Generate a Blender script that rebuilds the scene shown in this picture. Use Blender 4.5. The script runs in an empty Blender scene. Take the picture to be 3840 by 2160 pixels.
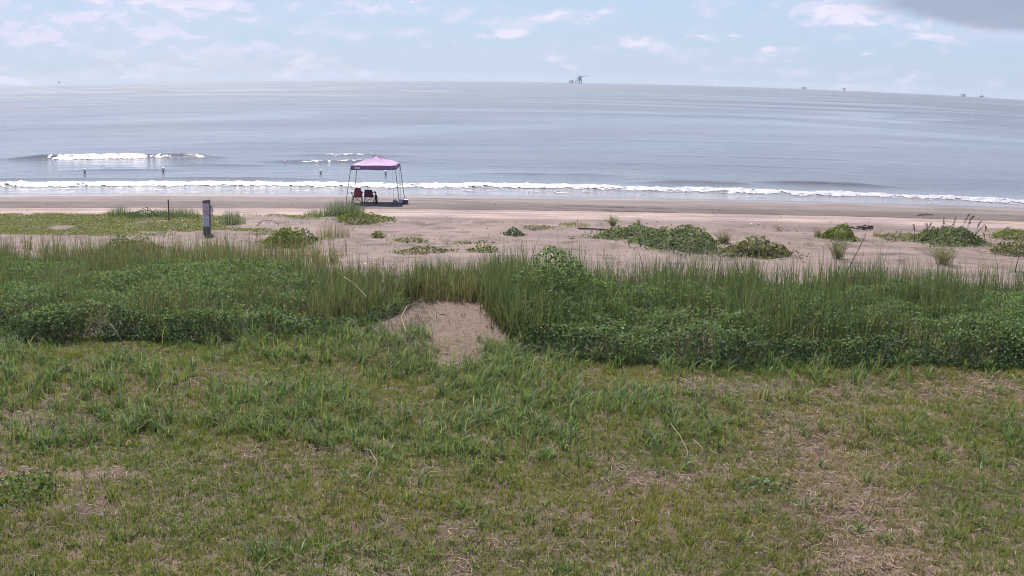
import bpy, math, random
import numpy as np
from mathutils import Matrix, Vector

sc = bpy.context.scene
COL = sc.collection

# ------------------------------------------------------------------ camera
# fixed weather-cam on a stilted house, wide lens with mild barrel distortion
CAM_Z = 6.5
cam_data = bpy.data.cameras.new("camera")
cam = bpy.data.objects.new("camera", cam_data)
COL.objects.link(cam)
sc.camera = cam
cam_data.type = 'PANO'
lens = cam_data if hasattr(cam_data, "panorama_type") else cam_data.cycles
lens.panorama_type = 'FISHEYE_LENS_POLYNOMIAL'
lens.fisheye_fov = math.pi
lens.fisheye_polynomial_k0 = 0.0
lens.fisheye_polynomial_k1 = -2.59712149e-02
lens.fisheye_polynomial_k2 = -1.78164623e-05
lens.fisheye_polynomial_k3 = 4.18588414e-06
lens.fisheye_polynomial_k4 = -1.03827335e-07
cam_data.sensor_fit = 'HORIZONTAL'
cam_data.sensor_width = 36.0
cam_data.sensor_height = 20.25
cam_data.clip_start = 0.1
cam_data.clip_end = 30000.0
cam.matrix_world = (Matrix.Translation((0, 0, CAM_Z)) @ Matrix.Rotation(math.pi / 2 - 0.18859019, 4, 'X')
                    @ Matrix.Rotation(0.01334018, 4, 'Z'))

# ------------------------------------------------------------------ sun and sky
SUN_EL, SUN_AZ = math.radians(53), math.radians(-20)      # ahead and a little to the left
sun_dir = Vector((math.sin(SUN_AZ) * math.cos(SUN_EL), math.cos(SUN_AZ) * math.cos(SUN_EL), math.sin(SUN_EL)))
sun_data = bpy.data.lights.new("sun", 'SUN')
sun_data.energy = 4.8
sun_data.angle = math.radians(0.6)
sun_data.color = (1.0, 0.95, 0.9)
sun = bpy.data.objects.new("sun", sun_data)
COL.objects.link(sun)
sun.rotation_euler = sun_dir.to_track_quat('Z', 'Y').to_euler()
sun.location = (-20, 60, 80)

sc.view_settings.view_transform = 'Standard'
sc.view_settings.look = 'None'
sc.view_settings.exposure = 0.85
sc.view_settings.gamma = 1.0
sc.view_settings.use_curve_mapping = False

sc.cycles.filter_width = 1.05
sc.cycles.max_bounces = 6
sc.cycles.diffuse_bounces = 3
sc.cycles.glossy_bounces = 3
sc.cycles.transmission_bounces = 3

world = bpy.data.worlds.new("World")
sc.world = world
world.use_nodes = True
wt = world.node_tree
wn, wl = wt.nodes, wt.links
wn.clear()


class NG:
    """tiny expression builder for shader maths"""
    def __init__(self, tree):
        self.t = tree

    def node(self, kind, **kw):
        n = self.t.nodes.new(kind)
        for k, v in kw.items():
            setattr(n, k, v)
        return n

    def put(self, sock, v):
        if hasattr(v, "is_output") or isinstance(v, bpy.types.NodeSocket):
            self.t.links.new(v, sock)
        else:
            sock.default_value = v

    def m(self, op, a, b=0.0, c=0.0, clamp=False):
        n = self.node('ShaderNodeMath', operation=op, use_clamp=clamp)
        self.put(n.inputs[0], a)
        self.put(n.inputs[1], b)
        self.put(n.inputs[2], c)
        return n.outputs[0]

    def mix(self, f, a, b, blend='MIX'):
        n = self.node('ShaderNodeMix', data_type='RGBA', blend_type=blend)
        self.put(n.inputs[0], f)
        self.put(n.inputs[6], a)
        self.put(n.inputs[7], b)
        return n.outputs[2]

    def xyz(self, x, y, z):
        n = self.node('ShaderNodeCombineXYZ')
        self.put(n.inputs[0], x)
        self.put(n.inputs[1], y)
        self.put(n.inputs[2], z)
        return n.outputs[0]

    def noise(self, vec, scale=1.0, detail=6.0, rough=0.55, dist=0.0):
        n = self.node('ShaderNodeTexNoise')
        self.put(n.inputs['Vector'], vec)
        n.inputs['Scale'].default_value = scale
        n.inputs['Detail'].default_value = detail
        n.inputs['Roughness'].default_value = rough
        n.inputs['Distortion'].default_value = dist
        return n.outputs[0]

    def smooth(self, v, lo, hi, a=0.0, b=1.0):
        n = self.node('ShaderNodeMapRange', interpolation_type='SMOOTHSTEP')
        self.put(n.inputs[0], v)
        self.put(n.inputs[1], lo)
        self.put(n.inputs[2], hi)
        self.put(n.inputs[3], a)
        self.put(n.inputs[4], b)
        return n.outputs[0]

    def ramp(self, v, stops):
        n = self.node('ShaderNodeValToRGB')
        el = n.color_ramp.elements
        while len(el) > 1:
            el.remove(el[0])
        el[0].position, el[0].color = stops[0][0], (*stops[0][1], 1)
        for p, c in stops[1:]:
            e = el.new(p)
            e.color = (*c, 1)
        self.put(n.inputs[0], v)
        return n.outputs[0]


W = NG(wt)
sky = W.node('ShaderNodeTexSky', sky_type='NISHITA', sun_disc=False)
sky.sun_elevation = SUN_EL
sky.sun_rotation = SUN_AZ
sky.altitude = 0
sky.air_density = 1.0
sky.dust_density = 0.6
sky.ozone_density = 4.0
tc = W.node('ShaderNodeTexCoord')
sep = W.node('ShaderNodeSeparateXYZ')
wl.new(tc.outputs['Generated'], sep.inputs[0])
az = W.m('ARCTAN2', sep.outputs[0], sep.outputs[1])
el = W.m('ARCSINE', sep.outputs[2])
# broken cumulus everywhere: broad sheets plus small puffs, in bearing/height coordinates so they flatten to the horizon
v_big = W.xyz(W.m('MULTIPLY', az, 5.0), W.m('MULTIPLY', el, 30.0), 0.0)
v_puf = W.xyz(W.m('MULTIPLY', az, 19.0), W.m('MULTIPLY', el, 40.0), 3.0)
v_puf_up = W.xyz(W.m('MULTIPLY', az, 19.0), W.m('MULTIPLY', W.m('ADD', el, 0.007), 40.0), 3.0)
n_big = W.noise(v_big, 1.0, 5.0, 0.55, 0.4)
n_puf = W.noise(v_puf, 1.0, 7.0, 0.6, 0.3)
n_puf_up = W.noise(v_puf_up, 1.0, 7.0, 0.6, 0.3)


def bank(a0, e0, sa, se, k):
    p = W.m('MULTIPLY', W.m('SUBTRACT', az, math.radians(a0)), 1 / math.radians(sa))
    q = W.m('MULTIPLY', W.m('SUBTRACT', el, math.radians(e0)), 1 / math.radians(se))
    r = W.m('ADD', W.m('MULTIPLY', p, p), W.m('MULTIPLY', q, q))
    return W.m('MULTIPLY', W.m('EXPONENT', W.m('MULTIPLY', r, -1.0)), k)


def add(*v):
    s = v[0]
    for q in v[1:]:
        s = W.m('ADD', s, q)
    return s


white_bias = add(bank(-20, 3.4, 10, 2.2, .20), bank(-7, 4.0, 3.5, .7, .14), bank(1, 3.2, 3.5, .45, .12),
                 bank(17.0, 3.9, 3.0, 1.0, .20), bank(21.0, 3.3, 1.3, .8, .14), bank(7.5, 2.1, 4.0, .5, .10),
                 bank(25, 3.1, 4.0, .3, .22))
grey_bias = add(bank(25.5, 4.55, 6.5, 1.0, .95), bank(3, 5.2, 4.5, .45, .4), bank(-13, 4.1, 3, .35, .22), bank(-18, 2.9, 3, .3, .18))
vor = W.node('ShaderNodeTexVoronoi', feature='F1')
vor.inputs['Scale'].default_value = 1.0
vor.inputs['Randomness'].default_value = 1.0
wl.new(W.xyz(W.m('ADD', W.m('MULTIPLY', az, 34.0), W.m('MULTIPLY', n_puf, 2.0)), W.m('ADD', W.m('MULTIPLY', el, 80.0), W.m('MULTIPLY', n_big, 2.0)), 1.0), vor.inputs['Vector'])
billow = W.m('MULTIPLY', W.m('SUBTRACT', 0.45, vor.outputs['Distance']), 0.16)
cover = W.m('ADD', W.m('ADD', W.m('ADD', W.m('MULTIPLY', n_puf, 0.45), W.m('MULTIPLY', n_big, 0.55)), white_bias), billow)
white = W.smooth(cover, 0.46, 0.72)
lit = W.smooth(W.m('SUBTRACT', n_puf, n_puf_up), -0.03, 0.07, 0.25, 1.0)
grey = W.smooth(W.m('ADD', W.m('MULTIPLY', n_big, 0.6), W.m('ADD', grey_bias, W.m('MULTIPLY', n_puf, 0.55))), 0.72, 1.05)
cum_bias = add(bank(16.8, 4.1, 2.2, .9, .36), bank(20.8, 3.3, 1.0, .8, .34), bank(1, 3.3, 2.6, .35, .26), bank(.5, 2.4, 2.8, .35, .26),
               bank(7.5, 2.2, 3.2, .5, .28), bank(-7, 4.0, 1.8, .6, .24), bank(-20, 3.8, 7, 1.0, .2), bank(13, 2.0, 1.0, .25, .24), bank(18.2, 2.0, 1.3, .35, .24))
cum = W.smooth(add(cum_bias, W.m('MULTIPLY', W.m('SUBTRACT', n_puf, 0.5), 0.9), W.m('MULTIPLY', billow, 1.8)), 0.13, 0.32)
veil = W.smooth(el, 0.0, 1.2, 1.0, 0.25)
c1 = W.mix(W.m('MULTIPLY', veil, 0.9), sky.outputs[0], (1.93, 2.42, 3.28, 1))
c2 = W.mix(W.m('MULTIPLY', white, W.m('MULTIPLY', lit, 0.85)), c1, (3.4, 3.35, 4.15, 1))
c2 = W.mix(W.m('MULTIPLY', cum, W.m('MULTIPLY', lit, 0.8)), c2, (3.75, 3.6, 4.3, 1))
c3 = W.mix(W.m('MULTIPLY', grey, 0.75), c2, (1.45, 1.7, 2.25, 1))
bg = W.node('ShaderNodeBackground')
wl.new(c3, bg.inputs[0])
bg.inputs[1].default_value = 0.13
wo = W.node('ShaderNodeOutputWorld')
wl.new(bg.outputs[0], wo.inputs[0])

# ------------------------------------------------------------------ helpers
R = np.random.default_rng(7)
random.seed(7)


def hash2(ix, iy, seed):
    h = (ix.astype(np.int64) * 374761393 + iy.astype(np.int64) * 668265263 + seed * 974711) & 0xffffffff
    h = ((h ^ (h >> 13)) * 1274126177) & 0xffffffff
    return ((h ^ (h >> 16)) & 0xffffff) / float(0xffffff)


def vnoise(x, y, seed=0):
    x = np.asarray(x, float)
    y = np.asarray(y, float)
    ix, iy = np.floor(x), np.floor(y)
    fx, fy = x - ix, y - iy
    fx = fx * fx * (3 - 2 * fx)
    fy = fy * fy * (3 - 2 * fy)
    a, b = hash2(ix, iy, seed), hash2(ix + 1, iy, seed)
    c, d = hash2(ix, iy + 1, seed), hash2(ix + 1, iy + 1, seed)
    return (a + (b - a) * fx) * (1 - fy) + (c + (d - c) * fx) * fy


def fbm(x, y, octs=4, seed=0):
    s, a, t, f = 0.0, 1.0, 0.0, 1.0
    for o in range(octs):
        s = s + a * vnoise(np.asarray(x) * f + o * 17.3, np.asarray(y) * f - o * 9.1, seed + o)
        t += a
        a *= .5
        f *= 2.03
    return s / t


def sstep(v, a, b):
    t = np.clip((np.asarray(v, float) - a) / (b - a), 0, 1)
    return t * t * (3 - 2 * t)


def link(o, parent=None):
    COL.objects.link(o)
    if parent is not None:
        o.parent = parent
    return o


def tag(o, label=None, cat=None, group=None, kind=None):
    if label:
        o["label"] = label
    if cat:
        o["category"] = cat
    if group:
        o["group"] = group
    if kind:
        o["kind"] = kind
    return o


def npmesh(name, V, loops, totals, mat, col=None, smooth=False, parent=None):
    me = bpy.data.meshes.new(name)
    V = np.ascontiguousarray(V, np.float32)
    loops = np.ascontiguousarray(loops, np.int32).ravel()
    totals = np.ascontiguousarray(totals, np.int32).ravel()
    me.vertices.add(len(V))
    me.vertices.foreach_set("co", V.ravel())
    me.loops.add(len(loops))
    me.loops.foreach_set("vertex_index", loops)
    me.polygons.add(len(totals))
    st = np.zeros(len(totals), np.int32)
    st[1:] = np.cumsum(totals)[:-1]
    me.polygons.foreach_set("loop_start", st)
    me.update(calc_edges=True)
    if smooth:
        me.polygons.foreach_set("use_smooth", np.ones(len(totals), bool))
    if col is not None:
        at = me.color_attributes.new("col", 'FLOAT_COLOR', 'POINT')
        c = np.ones((len(V), 4), np.float32)
        c[:, :3] = col
        at.data.foreach_set("color", c.ravel())
    me.materials.append(mat)
    return link(bpy.data.objects.new(name, me), parent)


class Geo:
    """collects array geometry for one object"""
    def __init__(self):
        self.V, self.L, self.T, self.C, self.n = [], [], [], [], 0

    def add(self, V, L, T, C):
        self.V.append(V)
        self.L.append(np.asarray(L).ravel() + self.n)
        self.T.append(np.asarray(T).ravel())
        self.C.append(C)
        self.n += len(V)

    def build(self, name, mat, parent=None, smooth=False):
        return npmesh(name, np.concatenate(self.V), np.concatenate(self.L), np.concatenate(self.T), mat,
                      np.concatenate(self.C), smooth, parent)


def blades(g, root, h, w, azm, bend, col, seg=2, tip=None):
    """curved tapering grass blades; arrays of length N"""
    N = len(root)
    if N == 0:
        return
    h, w, azm, bend = (np.broadcast_to(np.asarray(q, float), (N,)) for q in (h, w, azm, bend))
    dx, dy = np.cos(azm), np.sin(azm)
    tw = azm + math.pi / 2 + R.normal(0, .5, N)
    sx, sy = np.cos(tw), np.sin(tw)
    nv = 2 * seg + 1
    V = np.zeros((N, nv, 3))
    C = np.zeros((N, nv, 3))
    tipc = col if tip is None else tip
    for i in range(seg + 1):
        t = i / seg
        off = bend * h * t ** 2
        z = h * (t - .42 * bend * t ** 2.2)
        cx, cy, cz = root[:, 0] + dx * off, root[:, 1] + dy * off, root[:, 2] + z
        if i < seg:
            k = w * .5 * (1 - .55 * t)
            V[:, 2 * i] = np.stack([cx - sx * k, cy - sy * k, cz], -1)
            V[:, 2 * i + 1] = np.stack([cx + sx * k, cy + sy * k, cz], -1)
            C[:, 2 * i] = C[:, 2 * i + 1] = col * (1 - t) + tipc * t
        else:
            V[:, 2 * i] = np.stack([cx, cy, cz], -1)
            C[:, 2 * i] = tipc
    pat, tot = [], []
    for i in range(seg - 1):
        pat += [2 * i, 2 * i + 1, 2 * i + 3, 2 * i + 2]
        tot.append(4)
    pat += [2 * seg - 2, 2 * seg - 1, 2 * seg]
    tot.append(3)
    L = (np.arange(N) * nv)[:, None] + np.array(pat)[None]
    g.add(V.reshape(-1, 3), L, np.tile(tot, N), C.reshape(-1, 3))


def leaves(g, c, size, col, up=.9, ratio=.75, nrm=None):
    """folded leaf quads at centres c"""
    N = len(c)
    if N == 0:
        return
    size = np.broadcast_to(np.asarray(size, float), (N,))[:, None]
    n = R.normal(0, .6, (N, 3))
    n[:, 2] += up
    if nrm is not None:
        n += nrm
    n /= np.linalg.norm(n, axis=1, keepdims=True)
    r = R.normal(0, 1, (N, 3))
    t = np.cross(n, r)
    t /= np.linalg.norm(t, axis=1, keepdims=True) + 1e-9
    b = np.cross(n, t)
    V = np.stack([c - t * size * .5, c + b * size * ratio * .5 + n * size * .12 + t * size * .08,
                  c + t * size * .5 - n * size * .10, c - b * size * ratio * .5 + n * size * .12 + t * size * .08], 1)
    L = (np.arange(N) * 4)[:, None] + np.arange(4)[None]
    g.add(V.reshape(-1, 3), L, np.full(N, 4), np.repeat(col, 4, axis=0))


def pick(pal, N, jit=.18):
    """N colours around a palette [(weight, rgb), ...]"""
    w = np.array([p[0] for p in pal], float)
    i = R.choice(len(pal), N, p=w / w.sum())
    c = np.array([p[1] for p in pal])[i]
    return np.clip(c * R.normal(1, jit, (N, 1)) * R.normal(1, .06, (N, 3)), .005, .9)


class MB:
    """collects boxes / tubes / sheets for one small part"""
    def __init__(self):
        self.v, self.f = [], []

    def poly(self, pts, faces):
        n = len(self.v)
        self.v += [tuple(p) for p in pts]
        self.f += [tuple(i + n for i in f) for f in faces]
        return self

    def box(self, c, s, rz=0.0, taper=1.0):
        x, y, z = s[0] / 2, s[1] / 2, s[2] / 2
        ca, sa = math.cos(rz), math.sin(rz)
        P = []
        for dz in (-z, z):
            k = 1 if dz < 0 else taper
            for dx, dy in ((-x, -y), (x, -y), (x, y), (-x, y)):
                P.append((c[0] + (dx * ca - dy * sa) * k, c[1] + (dx * sa + dy * ca) * k, c[2] + dz))
        return self.poly(P, [(3, 2, 1, 0), (4, 5, 6, 7), (0, 1, 5, 4), (1, 2, 6, 5), (2, 3, 7, 6), (3, 0, 4, 7)])

    def tube(self, pts, r, n=6, r2=None):
        pts = [Vector(p) for p in pts]
        rr = [r + ((r2 if r2 is not None else r) - r) * i / max(1, len(pts) - 1) for i in range(len(pts))]
        rings = []
        base = len(self.v)
        for i, p in enumerate(pts):
            d = (pts[min(i + 1, len(pts) - 1)] - pts[max(i - 1, 0)]).normalized()
            a = d.cross(Vector((0, 0, 1)) if abs(d.z) < .95 else Vector((1, 0, 0))).normalized()
            b = d.cross(a)
            for k in range(n):
                t = 2 * math.pi * k / n
                self.v.append(tuple(p + (a * math.cos(t) + b * math.sin(t)) * rr[i]))
        m = len(pts)
        for i in range(m - 1):
            for k in range(n):
                k2 = (k + 1) % n
                self.f.append((base + i * n + k, base + i * n + k2, base + (i + 1) * n + k2, base + (i + 1) * n + k))
        self.f.append(tuple(base + k for k in range(n))[::-1])
        self.f.append(tuple(base + (m - 1) * n + k for k in range(n)))
        return self

    def lathe(self, c, prof, n=10):
        base = len(self.v)
        for r, z in prof:
            for k in range(n):
                t = 2 * math.pi * k / n
                self.v.append((c[0] + r * math.cos(t), c[1] + r * math.sin(t), c[2] + z))
        for i in range(len(prof) - 1):
            for k in range(n):
                k2 = (k + 1) % n
                self.f.append((base + i * n + k, base + i * n + k2, base + (i + 1) * n + k2, base + (i + 1) * n + k))
        self.f.append(tuple(base + k for k in range(n))[::-1])
        self.f.append(tuple(base + (len(prof) - 1) * n + k for k in range(n)))
        return self

    def sheet(self, grid, thick=.006):
        """grid of points (rows x cols) as a thin closed cloth"""
        rows, cols = len(grid), len(grid[0])
        G = np.array(grid, float)
        du = np.gradient(G, axis=1) if cols > 1 else G * 0
        dv = np.gradient(G, axis=0)
        nn = np.cross(du, dv)
        nn /= np.linalg.norm(nn, axis=2, keepdims=True) + 1e-9
        top, bot = G + nn * thick / 2, G - nn * thick / 2
        base = len(self.v)
        self.v += [tuple(p) for p in top.reshape(-1, 3)] + [tuple(p) for p in bot.reshape(-1, 3)]
        o = rows * cols
        for i in range(rows - 1):
            for j in range(cols - 1):
                a, b, c, d = i * cols + j, i * cols + j + 1, (i + 1) * cols + j + 1, (i + 1) * cols + j
                self.f.append((base + a, base + b, base + c, base + d))
                self.f.append((base + o + d, base + o + c, base + o + b, base + o + a))
        rim = [j for j in range(cols)] + [i * cols + cols - 1 for i in range(1, rows)] + \
              [(rows - 1) * cols + j for j in range(cols - 2, -1, -1)] + [i * cols for i in range(rows - 2, 0, -1)]
        for a, b in zip(rim, rim[1:] + rim[:1]):
            self.f.append((base + b, base + a, base + o + a, base + o + b))
        return self

    def build(self, name, mat, parent=None, smooth=False):
        me = bpy.data.meshes.new(name)
        me.from_pydata(self.v, [], self.f)
        me.update()
        if smooth:
            me.polygons.foreach_set("use_smooth", np.ones(len(me.polygons), bool))
        me.materials.append(mat)
        return link(bpy.data.objects.new(name, me), parent)


def empty(name, loc, rz=0.0):
    o = bpy.data.objects.new(name, None)
    o.empty_display_size = .2
    o.location = loc
    o.rotation_euler = (0, 0, rz)
    return link(o)


def copy_tree(o, parent=None):
    c = o.copy()
    COL.objects.link(c)
    if parent is not None:
        c.parent = parent
    for ch in list(o.children):
        copy_tree(ch, c)
    return c


# ------------------------------------------------------------------ materials
def new_mat(name):
    m = bpy.data.materials.new(name)
    m.use_nodes = True
    g = NG(m.node_tree)
    p = m.node_tree.nodes['Principled BSDF']
    return m, g, p


def plain(name, rgb, rough=.6, spec=.4, var=.12, scale=6.0, metal=0.0, trans=0.0):
    """paint / cloth / metal with a little mottling"""
    m, g, p = new_mat(name)
    tcn = g.node('ShaderNodeTexCoord')
    n = g.noise(tcn.outputs['Object'], scale, 5)
    lo = tuple(c * (1 - var) for c in rgb) + (1,)
    hi = tuple(min(1, c * (1 + var)) for c in rgb) + (1,)
    c = g.mix(n, lo, hi)
    g.put(p.inputs['Base Color'], c)
    p.inputs['Roughness'].default_value = rough
    p.inputs['Specular IOR Level'].default_value = spec
    p.inputs['Metallic'].default_value = metal
    if trans:
        tr = g.node('ShaderNodeBsdfTranslucent')
        g.put(tr.inputs[0], c)
        mx = g.node('ShaderNodeMixShader')
        mx.inputs[0].default_value = trans
        out = m.node_tree.nodes['Material Output']
        m.node_tree.links.new(p.outputs[0], mx.inputs[1])
        m.node_tree.links.new(tr.outputs[0], mx.inputs[2])
        m.node_tree.links.new(mx.outputs[0], out.inputs[0])
    return m


def veg(name, rough=.45, spec=.4, trans=.35):
    m, g, p = new_mat(name)
    a = g.node('ShaderNodeAttribute', attribute_name="col")
    c = a.outputs['Color']
    g.put(p.inputs['Base Color'], c)
    p.inputs['Roughness'].default_value = rough
    p.inputs['Specular IOR Level'].default_value = spec
    tr = g.node('ShaderNodeBsdfTranslucent')
    g.put(tr.inputs[0], g.mix(1.0, c, (1.0, 1.12, .6, 1), 'MULTIPLY'))
    mx = g.node('ShaderNodeMixShader')
    mx.inputs[0].default_value = trans
    out = m.node_tree.nodes['Material Output']
    m.node_tree.links.new(p.outputs[0], mx.inputs[1])
    m.node_tree.links.new(tr.outputs[0], mx.inputs[2])
    m.node_tree.links.new(mx.outputs[0], out.inputs[0])
    return m


M_GRASS = veg("grass_blade", .55, .2, .45)
M_VINE = veg("vine_leaf", .6, .14, .42)
M_DRY = veg("dry_straw", .7, .2, .15)


def mat_beach():
    m, g, p = new_mat("beach_sand")
    tcn = g.node('ShaderNodeTexCoord')
    ob = tcn.outputs['Object']
    s = g.node('ShaderNodeSeparateXYZ')
    g.put(s.inputs[0], ob)
    X, Y = s.outputs[0], s.outputs[1]
    warp = g.noise(g.xyz(g.m('MULTIPLY', X, .09), g.m('MULTIPLY', Y, .5), 0.0), 1.0, 5)
    y2 = g.m('ADD', Y, g.m('MULTIPLY', g.m('SUBTRACT', warp, .5), 1.6))
    t = g.m('DIVIDE', g.m('SUBTRACT', y2, 20.0), 50.0)

    def q(y):
        return (y - 20.0) / 50.0
    back, lane, wrack, moist, wet = (.40, .305, .275), (.66, .515, .475), (.265, .21, .20), (.375, .305, .30), (.25, .205, .20)
    base = g.ramp(t, [(q(24), (.30, .225, .18)), (q(28), (.32, .24, .20)), (q(31), (.40, .305, .275)), (q(46), back), (q(48.8), (.37, .29, .27)), (q(49.7), lane),
                      (q(52.3), lane), (q(52.9), wrack), (q(55.2), wrack), (q(56.0), moist), (q(60.0), moist), (q(62.4), wet)])
    streak = g.noise(g.xyz(g.m('MULTIPLY', X, .12), g.m('MULTIPLY', Y, 3.0), 0.0), 1.0, 7, .65)
    blot = g.noise(g.xyz(g.m('MULTIPLY', X, .5), Y, 5.0), .55, 6, .6)
    grain = g.noise(ob, 14.0, 5, .7)
    k = g.m('ADD', g.m('ADD', g.m('MULTIPLY', streak, .55), g.m('MULTIPLY', blot, .35)), g.m('MULTIPLY', grain, .25))
    big = g.noise(g.xyz(g.m('MULTIPLY', X, .22), g.m('MULTIPLY', Y, .5), 7.0), 1.0, 5, .6)
    k = g.m('MULTIPLY', g.smooth(k, .36, .80, .285, .53), g.smooth(big, .3, .7, .82, 1.14))
    c = g.mix(1.0, base, g.xyz(g.m('MULTIPLY', k, 1.05), k, g.m('MULTIPLY', k, .95)), 'MULTIPLY')
    # bits of dark debris scattered in the back beach
    bits = g.smooth(g.noise(g.xyz(g.m('MULTIPLY', X, 3.0), g.m('MULTIPLY', Y, 2.0), 1.0), 2.2, 3, .5), .70, .76)
    zone = g.m('MULTIPLY', g.smooth(Y, 30.0, 38.0), g.smooth(Y, 48.8, 47.6))
    c = g.mix(g.m('MULTIPLY', g.m('MULTIPLY', bits, zone), .55), c, (.13, .10, .09, 1))
    ch = g.node('ShaderNodeAttribute', attribute_name="col")
    c = g.mix(g.m('MULTIPLY', ch.outputs['Fac'], .85), c, g.mix(1.0, c, (.42, .39, .39, 1), 'MULTIPLY'))  # sand colour darkened along the tracks, standing in for shading in the ruts
    g.put(p.inputs['Base Color'], c)
    r = g.smooth(y2, 58.5, 62.2, .8, .14)
    g.put(p.inputs['Roughness'], r)
    g.put(p.inputs['Specular IOR Level'], g.smooth(y2, 58.0, 62.0, .12, .5))
    b = g.node('ShaderNodeBump')
    b.inputs['Strength'].default_value = .9
    b.inputs['Distance'].default_value = .05
    rip = g.noise(g.xyz(g.m('MULTIPLY', X, 1.2), g.m('MULTIPLY', Y, 4.0), 0.0), 1.0, 6, .65)
    g.put(b.inputs['Height'], g.m('MULTIPLY', rip, g.smooth(y2, 61.0, 57.0)))
    g.put(p.inputs['Normal'], b.outputs[0])
    return m


def mat_soil(name="lawn_soil", sandy=0.0):
    m, g, p = new_mat(name)
    ob = g.node('ShaderNodeTexCoord').outputs['Object']
    n1 = g.noise(ob, .6, 6, .6)
    n2 = g.noise(ob, 9.0, 6, .7)
    n3 = g.noise(ob, 40.0, 4, .7)
    c = g.ramp(n1, [(.3, (.066, .046, .032)), (.5, (.096, .066, .046)), (.7, (.155, .108, .078))])
    k = g.smooth(g.m('ADD', g.m('MULTIPLY', n2, .6), g.m('MULTIPLY', n3, .4)), .3, .7, .6, 1.35)
    c = g.mix(1.0, c, g.xyz(k, k, k), 'MULTIPLY')
    sp = g.node('ShaderNodeSeparateXYZ')
    g.put(sp.inputs[0], ob)
    yn = g.m('ADD', sp.outputs[1], g.m('MULTIPLY', g.m('SUBTRACT', n1, .5), 3.0))
    px = g.m('ABSOLUTE', g.m('ADD', g.m('ADD', sp.outputs[0], 1.3), g.m('MULTIPLY', g.m('SUBTRACT', n1, .5), 1.6)))
    near = g.m('MULTIPLY', g.smooth(yn, 20.2, 21.8), g.smooth(px, 2.0, 1.1))
    wx = g.m('DIVIDE', g.m('ADD', g.m('SUBTRACT', sp.outputs[0], g.m('ADD', g.m('MULTIPLY', sp.outputs[1], .06), 3.86)), g.m('MULTIPLY', g.m('SUBTRACT', n1, .5), 1.4)), .95)
    worn = g.m('MULTIPLY', g.m('EXPONENT', g.m('MULTIPLY', g.m('MULTIPLY', wx, wx), -1.0)), g.smooth(sp.outputs[1], 19.0, 17.4))
    near = g.m('MAXIMUM', g.m('MAXIMUM', near, g.m('MULTIPLY', worn, .8)), sandy)
    c = g.mix(near, c, g.mix(g.smooth(n2, .3, .7), (.085, .058, .042, 1), (.165, .115, .086, 1)))
    g.put(p.inputs['Base Color'], c)
    p.inputs['Roughness'].default_value = .9
    p.inputs['Specular IOR Level'].default_value = .2
    b = g.node('ShaderNodeBump')
    b.inputs['Strength'].default_value = .8
    b.inputs['Distance'].default_value = .04
    g.put(b.inputs['Height'], n2)
    g.put(p.inputs['Normal'], b.outputs[0])
    return m


def mat_water():
    m, g, p = new_mat("sea_water")
    ob = g.node('ShaderNodeTexCoord').outputs['Object']
    s = g.node('ShaderNodeSeparateXYZ')
    g.put(s.inputs[0], ob)
    X, Y = s.outputs[0], s.outputs[1]
    silt = g.noise(g.xyz(g.m('MULTIPLY', X, .012), g.m('MULTIPLY', Y, .05), 0.0), 1.0, 4)
    c = g.mix(g.smooth(silt, .35, .65), (.085, .083, .094, 1), (.115, .112, .12, 1))
    # sandy water in the last metres before the beach
    c = g.mix(g.smooth(Y, 74.0, 62.0, 0, .7), c, (.27, .245, .235, 1))
    g.put(p.inputs['Base Color'], c)
    p.inputs['IOR'].default_value = 1.333
    p.inputs['Specular IOR Level'].default_value = .5
    # wind patches: rougher and smoother water in long bands along the shore
    patch = g.noise(g.xyz(g.m('MULTIPLY', X, .007), g.m('MULTIPLY', Y, .011), 2.0), 1.0, 5, .6, 1.2)
    k = g.smooth(patch, .38, .62, .35, 1.15)
    g.put(p.inputs['Roughness'], g.m('MULTIPLY', k, g.smooth(Y, 90.0, 600.0, .17, .40)))
    r1 = g.noise(g.xyz(g.m('MULTIPLY', X, .35), g.m('MULTIPLY', Y, 1.0), 0.0), .9, 6, .6, .2)
    r2 = g.noise(g.xyz(g.m('ADD', g.m('MULTIPLY', X, .12), g.m('MULTIPLY', Y, .05)), g.m('SUBTRACT', g.m('MULTIPLY', Y, .20), g.m('MULTIPLY', X, .03)), 9.0), 1.0, 5, .6, 1.0)
    b = g.node('ShaderNodeBump')
    b.inputs['Distance'].default_value = .30
    g.put(b.inputs['Strength'], g.m('MULTIPLY', k, .7))
    g.put(b.inputs['Height'], g.m('ADD', g.m('MULTIPLY', r1, .7), g.m('MULTIPLY', r2, g.smooth(Y, 100.0, 500.0, .7, .25))))
    g.put(p.inputs['Normal'], b.outputs[0])
    return m


M_BEACH, M_SOIL, M_WATER = mat_beach(), mat_soil(), mat_water()
M_PATH = mat_soil("path_sand", 1.0)
M_FOAM = plain("foam", (.44, .42, .455), .55, .4, .05, 3.0, trans=.15)

# ------------------------------------------------------------------ ground
PY = np.array([-400, 0, 12, 18, 21, 24, 29, 33, 36, 41, 48, 52, 55, 58.5, 62, 75, 120, 400])
PZ = np.array([.7, .8, .8, .9, .98, 1.1, 1.0, .76, .62, .5, .34, .3, .28, .17, .02, -.45, -1.5, -4])


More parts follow.
